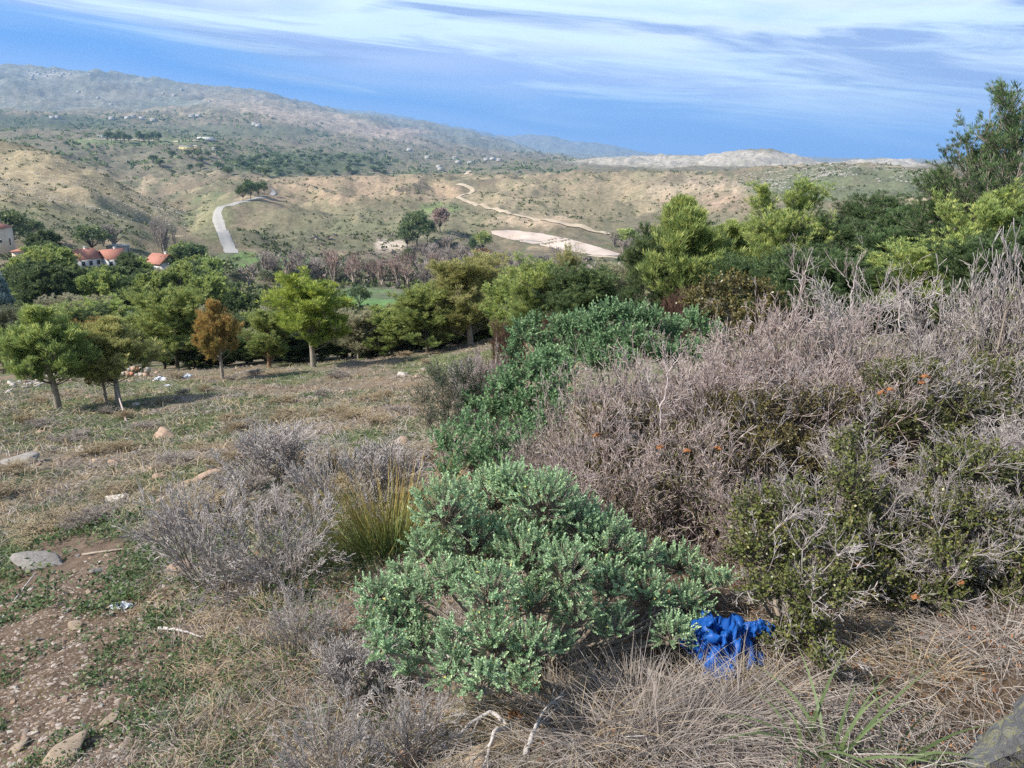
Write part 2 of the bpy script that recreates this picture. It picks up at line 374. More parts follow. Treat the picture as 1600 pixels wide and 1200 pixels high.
patch(610, 383, 30, 9, (.55, .45, .36), .9, 300, 600, .3); patch(700, 300, 30, 9, (.5, .33, .2), .5, 450, 900)
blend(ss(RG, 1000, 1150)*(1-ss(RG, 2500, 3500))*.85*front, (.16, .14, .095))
patch(470, 255, 140, 20, (.065, .09, .04), .85, 1000, 2400); patch(330, 205, 200, 10, (.12, .13, .075), .8, 1300, 3400)
patch(100, 240, 200, 14, (.17, .15, .10), .7, 1000, 1900); patch(60, 190, 160, 12, (.07, .09, .055), .9, 1900, 3600)
patch(200, 221, 110, 5, (.15, .22, .07), .7, 1200, 1900); patch(650, 215, 240, 14, (.16, .135, .105), .7, 1800, 4000, rot=.16)
patch(1110, 248, 240, 14, (.40, .35, .29), .9, 1700, 2600, .25); patch(1390, 252, 70, 10, (.42, .37, .31), .9, 1700, 2600, .2)
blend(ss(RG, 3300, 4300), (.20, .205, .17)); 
patch(480, 182, 190, 16, (.36, .28, .21), .85, 3000, 5200, .3, .2); patch(90, 150, 130, 16, (.20, .18, .14), .6, 3500, 6200)
patch(80, 116, 50, 5, (.34, .32, .28), .7, 4500, 7000, .3); patch(620, 205, 60, 8, (.34, .25, .2), .7, 3500, 6400)
blend(ss(nE, .1, .5)*ss(RG, 3500, 4500)*.6, (.25, .21, .16)); blend(ss(nD, .1, .4)*ss(RG, 3500, 4500)*.4, (.11, .13, .10))
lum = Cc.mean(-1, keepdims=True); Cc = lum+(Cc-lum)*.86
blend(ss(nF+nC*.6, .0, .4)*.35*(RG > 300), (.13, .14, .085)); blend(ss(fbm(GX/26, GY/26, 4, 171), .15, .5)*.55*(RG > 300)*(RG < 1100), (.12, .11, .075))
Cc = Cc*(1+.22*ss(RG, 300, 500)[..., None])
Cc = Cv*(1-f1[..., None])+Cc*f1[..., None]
TINT = Cc

def groundmat(name, kind):
    m, t, b = mat(name, 0.95, 0.1)
    geo = t.node('ShaderNodeNewGeometry'); v = geo.outputs['Position']
    a = attr(t, 'tint').outputs['Color']
    if kind == 'near':
        n = t.noise(v, 9, 8, 0.7); n_ = t.noise(v, 60, 5, 0.7)
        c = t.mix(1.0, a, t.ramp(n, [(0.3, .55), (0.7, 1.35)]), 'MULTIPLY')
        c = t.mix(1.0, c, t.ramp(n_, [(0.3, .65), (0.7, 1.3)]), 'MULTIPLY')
        vo = t.node('ShaderNodeTexVoronoi'); vo.inputs['Scale'].default_value = 26; t.link(v, vo.inputs['Vector'])
        peb = t.math('MULTIPLY', t.ramp(vo.outputs['Distance'], [(0.2, 1), (0.3, 0)]), t.ramp(t.noise(v, 3, 3), [(0.45, 0), (0.6, .8)]))
        c = t.mix(peb, c, (.36, .30, .24))
        bn = t.node('ShaderNodeBump'); bn.inputs['Strength'].default_value = 0.8; bn.inputs['Distance'].default_value = 0.03
        t.link(n_, bn.inputs['Height']); t.link(bn.outputs[0], b.inputs['Normal'])
    else:
        s1 = {'valley': .35, 'hills': .12, 'mountains': .035}[kind]
        n = t.noise(v, s1, 8, 0.7); n_ = t.noise(v, s1*4.3, 6, 0.7)
        c = t.mix(1.0, a, t.ramp(n, [(0.3, .6), (0.7, 1.4)]), 'MULTIPLY')
        c = t.mix(t.ramp(n_, [(0.50, 0), (0.62, .75)]), c, t.mix(.35, (.045, .055, .028), a))
        sp_ = t.ramp(t.noise(v, s1*.55, 7, 0.68, .3), [(0.50, 0), (0.60, .55)])
        c = t.mix(sp_, c, t.mix(.4, (.06, .065, .038), a))
        if kind != 'near':
            n3_ = t.noise(v, s1*2.2, 8, 0.75)
            pale = {'valley': .35, 'hills': .55, 'mountains': .5}[kind]
            c = t.mix(t.ramp(n3_, [(0.57, 0), (0.66, pale)]), c, (.42, .37, .30))
        bn = t.node('ShaderNodeBump'); bn.inputs['Strength'].default_value = 0.6; bn.inputs['Distance'].default_value = 0.4/s1
        t.link(n, bn.inputs['Height']); t.link(bn.outputs[0], b.inputs['Normal'])
    t.link(c, b.inputs['Base Color'])
    return m
def land(name, i0, i1, kind):
    na = len(AZ)-1     # last azimuth equals the first
    idx = np.arange(i0, i1+1); v = np.stack([GX[:na, idx], GY[:na, idx], ZT[:na, idx]], -1); nr = len(idx)
    i = np.arange(na); j = np.arange(nr-1); I, J = np.meshgrid(i, j, indexing='ij'); I2 = (I+1) % na
    q = np.stack([I*nr+J, I*nr+J+1, I2*nr+J+1, I2*nr+J], -1).reshape(-1, 4)
    mb = MB().add(v, q)
    if i0 == 0:
        c = np.array([[0, 0, float(ZT[:, 0].mean())]]); mb.add(c); k = na*nr
        mb.t.append(np.stack([np.full(na, k), i*nr, ((i+1) % na)*nr], 1))
    o = mb.build(name, groundmat(name+'_surface', kind), smooth=True)
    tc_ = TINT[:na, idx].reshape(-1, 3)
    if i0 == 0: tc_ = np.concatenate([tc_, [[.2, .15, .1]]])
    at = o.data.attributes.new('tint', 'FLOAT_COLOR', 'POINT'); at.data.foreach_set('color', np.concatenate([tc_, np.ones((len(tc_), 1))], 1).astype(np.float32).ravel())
    return tag(o, kind='structure')
cut = [0, int(np.searchsorted(RR, 60)), int(np.searchsorted(RR, 1050)), int(np.searchsorted(RR, 3300)), len(RR)-1]
land('ground', cut[0], cut[1], 'near'); land('valley', cut[1], cut[2], 'valley'); land('hills', cut[2], cut[3], 'hills'); land('mountains', cut[3], cut[4], 'mountains')
#@@OBJECTS
# ------------------------------------------------------------ road, track, gravel yard (sheets lying on the land)
def ribbon(name, pix, width, m, lift=0.12, kind='structure'):
    pa = np.array(pix, float); ti = np.linspace(0, len(pa)-1, (len(pa)-1)*9+1); pa = np.stack([np.interp(ti, np.arange(len(pa)), pa[:, k]) for k in range(3)], 1)
    pts = np.array([hit(*q) for q in pa])[:, :2]
    seg = np.r_[0, np.cumsum(np.linalg.norm(np.diff(pts, axis=0), axis=1))]
    n = max(int(seg[-1]/2.0), 4); s_ = np.linspace(0, seg[-1], n)
    c = np.stack([np.interp(s_, seg, pts[:, k]) for k in (0, 1)], 1)
    k9 = np.ones(9)/9
    c = np.stack([np.convolve(np.pad(c[:, k], 4, 'edge'), k9, 'valid') for k in (0, 1)], 1)
    T = norm(np.gradient(c, axis=0)); Nn = np.stack([-T[:, 1], T[:, 0]], 1)
    wv = width*(1+0.2*fbm(s_/5, s_*0, 4, 5))
    rows = [c+Nn*(wv*f)[:, None] for f in (-.5, -.25, 0, .25, .5)]
    v = np.stack([np.concatenate([r, (H(r[:, 0], r[:, 1])+lift)[:, None]], 1) for r in rows], 1)
    v[:, 1:4, 2] = np.maximum(v[:, 1:4, 2], (v[:, :1, 2]+v[:, 4:, 2])/2)
    q = [[i*5+j, i*5+j+1, i*5+j+6, i*5+j+5] for i in range(n-1) for j in range(4)]
    o = MB().add(v.reshape(-1, 3), q).build(name, m); return tag(o, kind=kind)
m_road = plainmat('worn_asphalt', (.30, .29, .27), (.38, .36, .33), .4)
m_track = plainmat('pale_dirt', (.40, .32, .22), (.52, .43, .32), .3)
m_yard = plainmat('pale_gravel', (.44, .35, .29), (.56, .47, .40), .10, c3=(.34, .26, .19))
ribbon('road', [(363, 398, 200), (358, 385, 200), (351, 370, 200), (344, 352, 200), (338, 338, 200), (335, 330, 250), (345, 323, 300), (365, 318, 350), (390, 313, 350), (412, 307, 400)], 5.6, m_road)
ribbon('road', [(420, 306, 500), (431, 302, 500), (428, 297, 500), (420, 293, 500)], 4.0, m_road, 0.3)
ribbon('dirt_track', [(712, 288, 450), (724, 290, 450), (738, 294, 450), (743, 298, 450), (730, 304, 450), (714, 308, 400), (722, 313, 400), (745, 320, 400), (790, 332, 350), (828, 342, 350), (862, 347, 350), (905, 355, 350), (955, 368, 330)], 4.4, m_track, .5)
ribbon('dirt_track', [(726, 274, 700), (731, 271, 700), (728, 269, 700), (738, 267, 700)], 6, m_track, 0.5)
ribbon('dirt_track', [(915, 398, 300), (950, 403, 300), (990, 402, 300), (1020, 398, 300)], 3.5, m_track)
ribbon('dirt_track', [(140, 218, 1200), (200, 219, 1200), (270, 222, 1200), (310, 220, 1200)], 7, m_track, 0.8)
def sheet(name, top, bot, m, lift=0.2):
    top = np.array(top, float); bot = np.array(bot, float); nu, nv = 44, 9; v = []
    for i in range(nu):
        f = i/(nu-1)
        a = np.array([np.interp(f, np.linspace(0, 1, len(top)), top[:, k]) for k in (0, 1)]); b = np.array([np.interp(f, np.linspace(0, 1, len(bot)), bot[:, k]) for k in (0, 1)])
        for j in range(nv):
            p = a+(b-a)*j/(nv-1)+[0, math.sin(i*1.7+j)*0.25]; h_ = hit(p[0], p[1], 250); v.append(h_+[0, 0, lift])
    q = [[i*nv+j, i*nv+j+1, (i+1)*nv+j+1, (i+1)*nv+j] for i in range(nu-1) for j in range(nv-1)]
    return tag(MB().add(v, q).build(name, m), kind='structure')
sheet('gravel_yard', [(767, 361), (800, 360), (845, 365), (890, 374), (930, 385), (968, 397)], [(769, 366), (800, 376), (845, 384), (890, 393), (935, 400), (968, 400)], m_yard)

# ------------------------------------------------------------ growth
UP = np.array([0, 0, 1.0])
def grow(P, D, L, R, levels, kids, spread, lfac=.62, rfac=.55, up=.1, jit=.25, sub=3, taper=.65, rmin=0.0, tipb=.35):
    out = []; P = np.asarray(P, float); D = norm(np.asarray(D, float)); L = np.broadcast_to(L, (len(P),)).astype(float); R = np.broadcast_to(R, (len(P),)).astype(float)
    for lev in range(levels):
        n = len(P); nodes = []; dirs = []; c = P; d = D
        for k in range(sub):
            d = norm(d+rdir(n)*jit+UP*up); e = c+d*(L/sub)[:, None]
            r0 = np.maximum(R*(1-(1-taper)*k/sub), rmin); r1 = np.maximum(R*(1-(1-taper)*(k+1)/sub), rmin)
            out.append((c, e, r0, r1, np.full(n, lev))); nodes.append(e); dirs.append(d); c = e
        if lev == levels-1: break
        kk_ = kids[lev] if isinstance(kids, (list, tuple)) else kids
        idx = np.repeat(np.arange(n), kk_); m_ = len(idx)
        which = np.where(rng.random(m_) < tipb, sub-1, rng.integers(0, sub, m_))
        nd = np.stack(nodes); dd = np.stack(dirs)
        P = nd[which, idx]; sprd = spread[lev] if isinstance(spread, (list, tuple)) else spread
        D = norm(dd[which, idx]+rdir(m_)*sprd)
        L = L[idx]*lfac*rng.uniform(.65, 1.25, m_); R = R[idx]*rfac
    f = [np.concatenate([o[k] for o in out]) for k in range(5)]
    return f[0], f[1], f[2], f[3], f[4], c, d

def pine_mesh(h, wd, nb, kids, tl, tw, per, seed, bare=.25, shape='round', lean=.05, tr=.035, upb=.35, plates=0, sparse=1.0, along=1, upc=.20):
    """returns (trunk builder, crown builder) of a pine at the origin"""
    global rng
    keep = rng; rng = np.random.default_rng(seed)
    n = 9; zz = np.linspace(0, 1, n)
    ax = np.cumsum(rng.normal(size=(n, 2))*lean*h*.25, axis=0)*zz[:, None]
    tp = np.stack([ax[:, 0], ax[:, 1], zz*h*.96], 1); rads = tr*h*.5*(1-zz*.85)+.004*h
    T = MB().tube(tp, rads, 7)
    t = np.sort(rng.random(nb)); 
    if plates: t = np.clip((np.floor(t*plates)+.5+rng.normal(size=nb)*.10)/plates, 0, .99)
    if shape == 'cone': f = (1-t)**.8*.95+.1
    elif shape == 'round': f = np.sqrt(np.clip(1-(1.7*t-.75)**2, .04, 1))
    else: f = np.sqrt(np.clip(1-(1.5*t-.75)**2, .05, 1))*(.75+.5*rng.random(nb))
    f = f*rng.uniform(.7, 1.12, nb)
    zb = (bare+(1-bare)*t)*h*.93; P = np.stack([np.interp(zb, tp[:, 2], tp[:, k]) for k in range(3)], 1)
    ang = rng.random(nb)*2*pi; D = np.stack([np.cos(ang), np.sin(ang), upb+t*.9-.15+rng.normal(size=nb)*.12], 1)
    P0, P1, R0, R1, lev, tip, td = grow(P, D, f*wd*.5*.72, np.maximum(tr*h*.16*(1-t*.6), .003*h), 3, kids, [.62, .62], lfac=.56, up=upc, jit=.12, rmin=.0012*h)
    T.prisms(P0, P1, R0, R1, .5, 3)
    # tufts: at the tips and along the last shoots
    m2 = lev == 2; a, b = P0[m2], P1[m2]
    if along > 1: a = np.repeat(a, along, 0); b = np.repeat(b, along, 0)
    TP = a+(b-a)*rng.random((len(a), 1)); TD = norm(b-a+1e-6)
    m1 = lev == 1; TP = np.concatenate([TP, P1[m1], tip]); TD = np.concatenate([TD, norm(P1[m1]-P0[m1]), td])
    kp = rng.random(len(TP)) < sparse; TP, TD = TP[kp], TD[kp]
    TP = TP+rng.normal(size=TP.shape)*tl*.25
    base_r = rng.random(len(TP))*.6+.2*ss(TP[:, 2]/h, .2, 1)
    i = np.repeat(np.arange(len(TP)), per); k = len(i)
    D2 = norm(TD[i]*1.0+rdir(k)*.62+UP*.25)
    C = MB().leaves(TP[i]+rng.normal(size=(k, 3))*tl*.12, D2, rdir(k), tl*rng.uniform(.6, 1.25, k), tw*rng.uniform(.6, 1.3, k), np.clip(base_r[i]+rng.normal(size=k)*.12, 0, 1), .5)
    rng = keep
    return T, C
def tree(name, T, C, mt, mc, label, cat, group=None, crown='crown'):
    r = empty(name); tag(r, label, cat, group)
    T.build('trunk', mt, r); C.build(crown, mc, r)
    return r

m_bark_grey = plainmat('grey_bark', (.20, .165, .13), (.36, .31, .26), 6, bump=.6)
m_bark_red = plainmat('red_brown_bark', (.22, .12, .07), (.36, .22, .13), 6, bump=.6)
m_bark_dark = plainmat('dark_bark', (.05, .04, .03), (.10, .08, .065), 6, bump=.6)
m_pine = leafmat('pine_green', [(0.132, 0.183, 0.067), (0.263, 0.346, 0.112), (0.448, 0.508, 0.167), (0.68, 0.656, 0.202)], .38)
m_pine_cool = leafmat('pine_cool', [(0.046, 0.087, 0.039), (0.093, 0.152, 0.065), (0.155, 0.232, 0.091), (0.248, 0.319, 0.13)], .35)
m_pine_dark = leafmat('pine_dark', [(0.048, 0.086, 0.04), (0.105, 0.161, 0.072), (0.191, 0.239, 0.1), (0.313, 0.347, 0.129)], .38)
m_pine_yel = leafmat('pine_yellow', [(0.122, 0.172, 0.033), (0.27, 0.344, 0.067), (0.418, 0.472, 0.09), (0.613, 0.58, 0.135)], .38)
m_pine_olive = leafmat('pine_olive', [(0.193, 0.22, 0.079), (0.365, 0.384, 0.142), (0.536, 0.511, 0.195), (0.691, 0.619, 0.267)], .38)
m_pine_orange = leafmat('pine_scorched', [(0.178, 0.179, 0.053), (0.355, 0.277, 0.092), (0.568, 0.356, 0.122), (0.746, 0.437, 0.168)], .38)
m_pine_grey = leafmat('pine_grey', [(0.179, 0.194, 0.119), (0.358, 0.346, 0.218), (0.507, 0.475, 0.317), (0.657, 0.583, 0.416)], .38)
m_spruce = leafmat('blue_needles', [(.10, .15, .14), (.18, .25, .24), (.25, .33, .32), (.33, .41, .40)], .15)
m_olive = leafmat('olive_leaf', [(0.085, 0.102, 0.058), (0.169, 0.187, 0.108), (0.254, 0.265, 0.158), (0.338, 0.343, 0.216)], .2)

def place(o, loc, rz=0, s=(1, 1, 1)):
    o.location = loc; o.rotation_euler = (0, 0, rz); o.scale = s; return o
PROTO = {}
def pine_kind(key):
    """one source tree of each kind, 1 m tall and 1 m wide, copied and scaled"""
    if key in PROTO: return PROTO[key]
    k, v = key
    if k == 'near': T, C = pine_mesh(5, 3.6, 46, (6, 5), .17, .017, 13, 50+v, bare=.10, shape='loose' if v else 'cone', upb=.45, sparse=.9, along=1)
    elif k == 'tall': T, C = pine_mesh(6, 3.6, 44, (6, 5), .16, .015, 12, 70+v, bare=.10, shape='loose', upb=.85, lean=.06, sparse=.50)
    elif k == 'mid': T, C = pine_mesh(4, 2.9, 44, (6, 5), .19, .019, 13, 90+v, bare=.24, shape='loose' if v % 2 else 'cone', upb=.6, sparse=.8, lean=.05, tr=.04)
    elif k == 'bushy': T, C = pine_mesh(3.6, 3.6, 52, (6, 5), .18, .020, 14, 110+v, bare=.04, shape='loose', upb=.5, lean=.05)
    elif k == 'feather': T, C = pine_mesh(5, 3.4, 52, (6, 5), .20, .018, 12, 130+v, bare=.10, shape='loose', upb=.6, sparse=.85)
    elif k == 'wood': T, C = pine_mesh(8, 6.2, 46, (5, 5), .42, .12, 8, 150+v, bare=.22, shape='round', plates=7, upb=.18, tr=.03, upc=.08)
    elif k == 'cone': T, C = pine_mesh(6, 3.4, 60, (5, 4), .35, .10, 7, 170+v, bare=.04, shape='cone', plates=10, upb=.0)
    hh, ww = extent(T, C); PROTO[key] = (T, C, hh, ww); return PROTO[key]
MESHES = {}
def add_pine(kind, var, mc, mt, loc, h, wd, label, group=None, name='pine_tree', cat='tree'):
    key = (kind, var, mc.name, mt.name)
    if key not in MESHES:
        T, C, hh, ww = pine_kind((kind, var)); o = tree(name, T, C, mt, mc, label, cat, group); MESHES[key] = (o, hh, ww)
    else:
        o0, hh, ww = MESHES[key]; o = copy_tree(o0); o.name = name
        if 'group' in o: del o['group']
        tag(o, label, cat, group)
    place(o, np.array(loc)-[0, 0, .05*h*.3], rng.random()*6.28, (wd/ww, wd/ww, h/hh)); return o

# --- pines standing on the brow of the slope, left to middle: (column, foot row, top row, width px, kind, variant, needles, bark, label)
BROW = [
 (92, 640, 476, 125, 'mid', 0, m_pine, m_bark_grey, 'upright light green pine with a bare grey trunk, in front of the rubble bank', None),
 (166, 630, 505, 80, 'mid', 1, m_pine_orange, m_bark_grey, 'rusty brown young pine with a thin pale trunk, left one of the touching pair', None),
 (186, 632, 498, 105, 'mid', 2, m_pine_olive, m_bark_grey, 'olive brown young pine with a pale trunk, right one of the touching pair', None),
 (278, 578, 450, 115, 'bushy', 0, m_pine, m_bark_dark, 'dense deep green pine reaching the ground beside the white litter', None),
 (348, 592, 470, 66, 'mid', 0, m_pine_orange, m_bark_grey, 'small orange tinted pine with a thin crooked trunk', None),
 (421, 574, 482, 80, 'mid', 3, m_pine, m_bark_red, 'small round green pine on a short orange brown trunk', None),
 (490, 574, 428, 120, 'mid', 1, m_pine_yel, m_bark_grey, 'bright yellow green pine with a bent grey trunk on the brow', None),
 (560, 560, 484, 74, 'bushy', 1, m_pine_grey, m_bark_grey, 'low grey green young pine just left of the tipped trough', None),
 (612, 556, 478, 90, 'bushy', 2, m_pine, m_bark_dark, 'bushy green pine behind the tipped trough', None),
 (668, 551, 446, 110, 'bushy', 0, m_pine, m_bark_dark, 'mid green bushy pine left of the feathery olive pine', None),
 (735, 540, 398, 130, 'feather', 0, m_pine_olive, m_bark_grey, 'tall feathery olive yellow pine above the end of the brow', None),
]
for px, fy, ty, wpx, kd, var, mc, mt, lb, gp in BROW:
    p = hit(px, fy); D_ = p[1]*cp-(p[2]-CZ)*sp; h = topz(ty, p[1])-p[2]
    add_pine(kd, var, mc, mt, p, h, wpx/F*D_*.95, lb, gp)
# --- pines beyond the shrubs, middle to right: (column, distance, top row, width px, ...)
RIGHT = [
 (836, 30, 405, 95, 'feather', 1, m_pine, m_bark_grey, 'green pine with a thin spiky top in front of the gravel yard'),
 (800, 33, 440, 80, 'bushy', 1, m_pine, m_bark_dark, 'low green pine between the feathery olive pine and the spiky topped one'),
 (905, 29, 418, 110, 'bushy', 2, m_pine_dark, m_bark_dark, 'broad dark green pine in the middle behind the grey green bushes'),
 (884, 30, 388, 50, 'tall', 2, m_pine_olive, m_bark_grey, 'thin see-through pine top rising against the pale gravel yard'),
 (962, 31, 408, 80, 'near', 1, m_pine_grey, m_bark_grey, 'soft grey green pine left of the dark trunked pines'),
 (1014, 25, 362, 85, 'mid', 3, m_pine_dark, m_bark_dark, 'slim dark green pine on a black trunk beside the gap'),
 (1068, 23.5, 312, 118, 'mid', 2, m_pine, m_bark_dark, 'taller green pine on a black trunk, second from the gap'),
 (1040, 27, 335, 70, 'feather', 1, m_pine, m_bark_dark, 'airy green pine tucked between the two black trunked pines'),
 (1132, 27, 348, 110, 'near', 0, m_pine, m_bark_grey, 'light green pine right of the black trunked pines'),
 (1160, 21, 405, 115, 'bushy', 0, m_pine_cool, m_bark_dark, 'low spreading pine above the brown leaved shrub'),
 (1212, 24, 288, 132, 'near', 2, m_pine, m_bark_grey, 'pointed fresh green pine rising in front of the pale rocky hill'),
 (1235, 19, 390, 130, 'bushy', 2, m_pine_cool, m_bark_dark, 'dark bushy pine under the pointed fresh green one'),
 (1292, 23, 342, 125, 'near', 1, m_pine_cool, m_bark_grey, 'rounded dark pine right of the pointed fresh green one'),
 (1345, 26, 308, 110, 'feather', 2, m_pine_cool, m_bark_grey, 'feathery topped pine against the stony green hill'),
 (1340, 17, 405, 150, 'bushy', 1, m_pine_cool, m_bark_dark, 'low dark pine behind the tallest pale thorn twigs'),
 (1402, 22, 325, 135, 'near', 0, m_pine_cool, m_bark_grey, 'dense dark pine left of the tall sparse one'),
 (1440, 16, 385, 160, 'bushy', 0, m_pine, m_bark_dark, 'low bright edged pine in front of the dense dark pines'),
 (1462, 20, 268, 130, 'near', 2, m_pine_cool, m_bark_grey, 'dark pine with a ragged top standing at the foot of the sky'),
 (1498, 19, 205, 105, 'tall', 1, m_pine_cool, m_bark_grey, 'sparse pine with upswept branches, shorter neighbour of the tallest'),
 (1578, 17.5, 128, 165, 'tall', 0, m_pine_cool, m_bark_grey, 'tallest pine of all, sparse upswept branches against the sky'),
 (1520, 15.5, 300, 160, 'near', 1, m_pine, m_bark_dark, 'wide yellow green pine below the tallest sparse pine'),
 (1560, 13.5, 378, 180, 'bushy', 2, m_pine_cool, m_bark_dark, 'lowest pine at the right behind the grey upright twigs'),
 (1625, 14.5, 295, 190, 'near', 0, m_pine_cool, m_bark_grey, 'broad pine cut by the right edge of the picture'),
]
for px, Y, ty, wpx, kd, var, mc, mt, lb in RIGHT:
    p = base(px, Y); D_ = Y*cp-(p[2]-CZ)*sp; h = topz(ty, Y)-p[2]
    add_pine(kd, var, mc, mt, p, h*1.02, wpx/F*D_*1.05, lb)
BELT_LB = 'bushy green young pine of the belt just beyond the brow of the slope'
for k in range(20):
    px = 235+k*28+rng.normal()*8; Y = rng.uniform(46, 62); p = base(px, Y); h = max(1.8, topz((rng.uniform(502, 520) if 485 < px < 650 else rng.uniform(478, 512)) if px < 640 else rng.uniform(455, 495), p[1])-p[2])
    add_pine('bushy' if k % 3 else 'feather', k % 3, [m_pine, m_pine_dark, m_pine_grey, m_pine, m_pine_olive][k % 5], m_bark_dark, p, h, h*rng.uniform(.9, 1.2), BELT_LB, 'young pines of the belt beyond the brow')
for k in range(12):
    px = -20+k*22+rng.normal()*8; Y = rng.uniform(60, 80); p = base(px, Y); h = rng.uniform(3.6, 5.2)
    add_pine('bushy', k % 3, [m_pine, m_pine_dark, m_pine_grey][k % 3], m_bark_dark, p, h, h*rng.uniform(.9, 1.2), 'bushy green pine in the hollow behind the leftmost three pines', 'bushy pines in the hollow at left')
for k in range(30):
    px = 300+k*17+rng.normal()*6; Y = rng.uniform(40, 47); p = base(px, Y); h = rng.uniform(1.1, 2.0)
    add_pine('bushy', k % 3, [m_pine_dark, m_pine, m_pine_dark, m_pine_grey][k % 4], m_bark_dark, p, h, h*rng.uniform(1.3, 1.9), 'low dark green bush of the hedge-like fringe along the brow of the slope', 'low bushes fringing the brow', name='low_bush', cat='bush')
# glaucous conifers and an olive at the left edge
for px, Y, ty, wpx, kd, mc, nm, lb in [(10, 62, 432, 70, 'cone', m_spruce, 'cedar_tree', 'pale blue cedar at the left edge of the picture'),
                                    (212, 66, 490, 34, 'cone', m_spruce, 'cedar_tree', 'small pale blue cedar between an olive brown pine and a deep green one'),
                                    (8, 50, 480, 90, 'bushy', m_olive, 'olive_tree', 'grey green olive below the blue cedar at the left edge')]:
    p = base(px, Y); D_ = Y*cp-(p[2]-CZ)*sp; add_pine(kd, 0, mc, m_bark_grey, p, topz(ty, Y)-p[2], wpx/F*D_, lb, name=nm)

# ------------------------------------------------------------ houses in the wood
m_white = plainmat('lime_wash', (.62, .60, .56), (.78, .76, .72), .6)
m_farwash = plainmat('weathered_wash', (.42, .40, .37), (.52, .49, .45), .3)
m_cream = plainmat('cream_wash', (.62, .50, .38), (.74, .62, .48), .6)
m_roof = plainmat('clay_tiles', (.34, .13, .09), (.44, .21, .15), 3)
m_glass = plainmat('dark_glass', (.02, .025, .03), (.04, .05, .06), 1, rough=.2, spec=.5)
m_conc = plainmat('grey_concrete', (.28, .27, .25), (.42, .40, .37), 2)
m_yellow = plainmat('yellow_wash', (.70, .56, .24), (.78, .66, .34), .5)
m_shut = plainmat('brown_shutter', (.12, .07, .04), (.2, .12, .07), 3)
def house(name, loc, rz, w_, d_, hw, hr, mw, label, group=None, chimney=True, wins=3, mr=None, hip=True, cat='house'):
    r = empty(name, loc, rz); tag(r, label, cat, group); mr = mr or m_roof
    e = .35; a, b = w_/2+e, d_/2+e; k = (b if hip else 0); wl = MB().box((0, 0, hw/2-.5), (w_, d_, hw+1))
    if hip:
        v = [(-a, -b, hw), (a, -b, hw), (a, b, hw), (-a, b, hw), (-a+k, 0, hw+hr), (a-k, 0, hw+hr), (-a, -b, hw-.12), (a, -b, hw-.12), (a, b, hw-.12), (-a, b, hw-.12)]
        q = [[0, 1, 5, 4], [2, 3, 4, 5], [6, 7, 1, 0], [7, 8, 2, 1], [8, 9, 3, 2], [9, 6, 0, 3], [9, 8, 7, 6]]; tr = [[3, 0, 4], [1, 2, 5]]
    else:      # pale gable walls under two sloping sheets of tiles
        for sx in (-1, 1):
            x0, x1 = sx*w_/2, sx*(w_/2-.25); wl.add([(x0, -d_/2, hw), (x0, d_/2, hw), (x0, 0, hw+hr-.12), (x1, -d_/2, hw), (x1, d_/2, hw), (x1, 0, hw+hr-.12)], [[0, 3, 5, 2], [1, 2, 5, 4]], [[0, 1, 2], [3, 5, 4]])
        s_ = hr*e/(d_/2); v = [(x, y, z+dz) for dz in (0, .16) for x in (-a, a) for y, z in ((-b, hw-s_), (0, hw+hr), (b, hw-s_))]
        q = [[0, 3, 4, 1], [1, 4, 5, 2], [6, 7, 10, 9], [7, 8, 11, 10], [0, 6, 9, 3], [2, 5, 11, 8], [0, 1, 7, 6], [1, 2, 8, 7], [3, 9, 10, 4], [4, 10, 11, 5]]; tr = None
    wl.build('wall', mw, r); ro = MB().add(v, q, tr).build('roof', mr, r)
    if chimney: MB().box((w_*.22, .5, hw+hr*.9), (.6, .5, 1.3)).box((w_*.22, .5, hw+hr*.9+.7), (.76, .66, .12)).build('chimney', mw, ro)
    for i in range(wins):
        x = -w_/2+w_*(i+.5)/wins
        f = MB().box((x, -d_/2-.03, hw*.55), (1.1, .1, 1.2)).build('window', m_white, r); MB().box((x, -d_/2-.085, hw*.55), (.9, .04, 1.0)).build('pane', m_glass, f)
    MB().box((w_/2+.03, 0, hw*.5-.1), (.08, 1.0, 2.0)).build('door', m_shut, r)
    return r
def hbase(px, r_): return base(px, r_)
HOUSES = []
def hs(px, r_, rz, w_, d_, hw, hr, mw, lb, topy, **k):
    p = base(px, r_); ht = topz(topy, p[1])-p[2]       # the wall rises until the ridge stands where it is seen
    hw = max(hw, ht-hr); HOUSES.append((px, topy, w_/r_*F)); return house('house', p, rz, w_, d_, hw, hr, mw, lb, **k)
hs(132, 200, 1.15, 6.5, 5.5, 2.8, 2.0, m_white, 'low cream walled house with a red roof, leftmost of three in the pine wood', 406, hip=False)
hs(178, 205, .9, 5.5, 5.5, 3.0, 2.0, m_white, 'red roofed house with a white chimney, middle of three in the pine wood', 403, hip=False)
hs(256, 190, -.6, 6.5, 5, 4.0, 1.9, m_white, 'white gabled house with a red roof, rightmost of three in the pine wood', 411, hip=False)
hs(-2, 250, .2, 8, 7, 4.5, 1.8, m_cream, 'cream two storey house with a red roof high at the left edge', 346)
hs(-8, 105, -.2, 6, 6, 3.0, 1.5, m_white, 'house at the left edge with its red roof just above the blue cedar', 434)
hs(38, 225, .2, 4.5, 4, 2.5, .7, m_cream, 'tiny cream outbuilding in the trees below the cream two storey house', 390, chimney=False, wins=1)
hs(186, 290, .1, 7, 4, 2.6, .6, m_conc, 'low grey roofed shed above the red roofed houses', 381, chimney=False, wins=2, mr=m_conc)

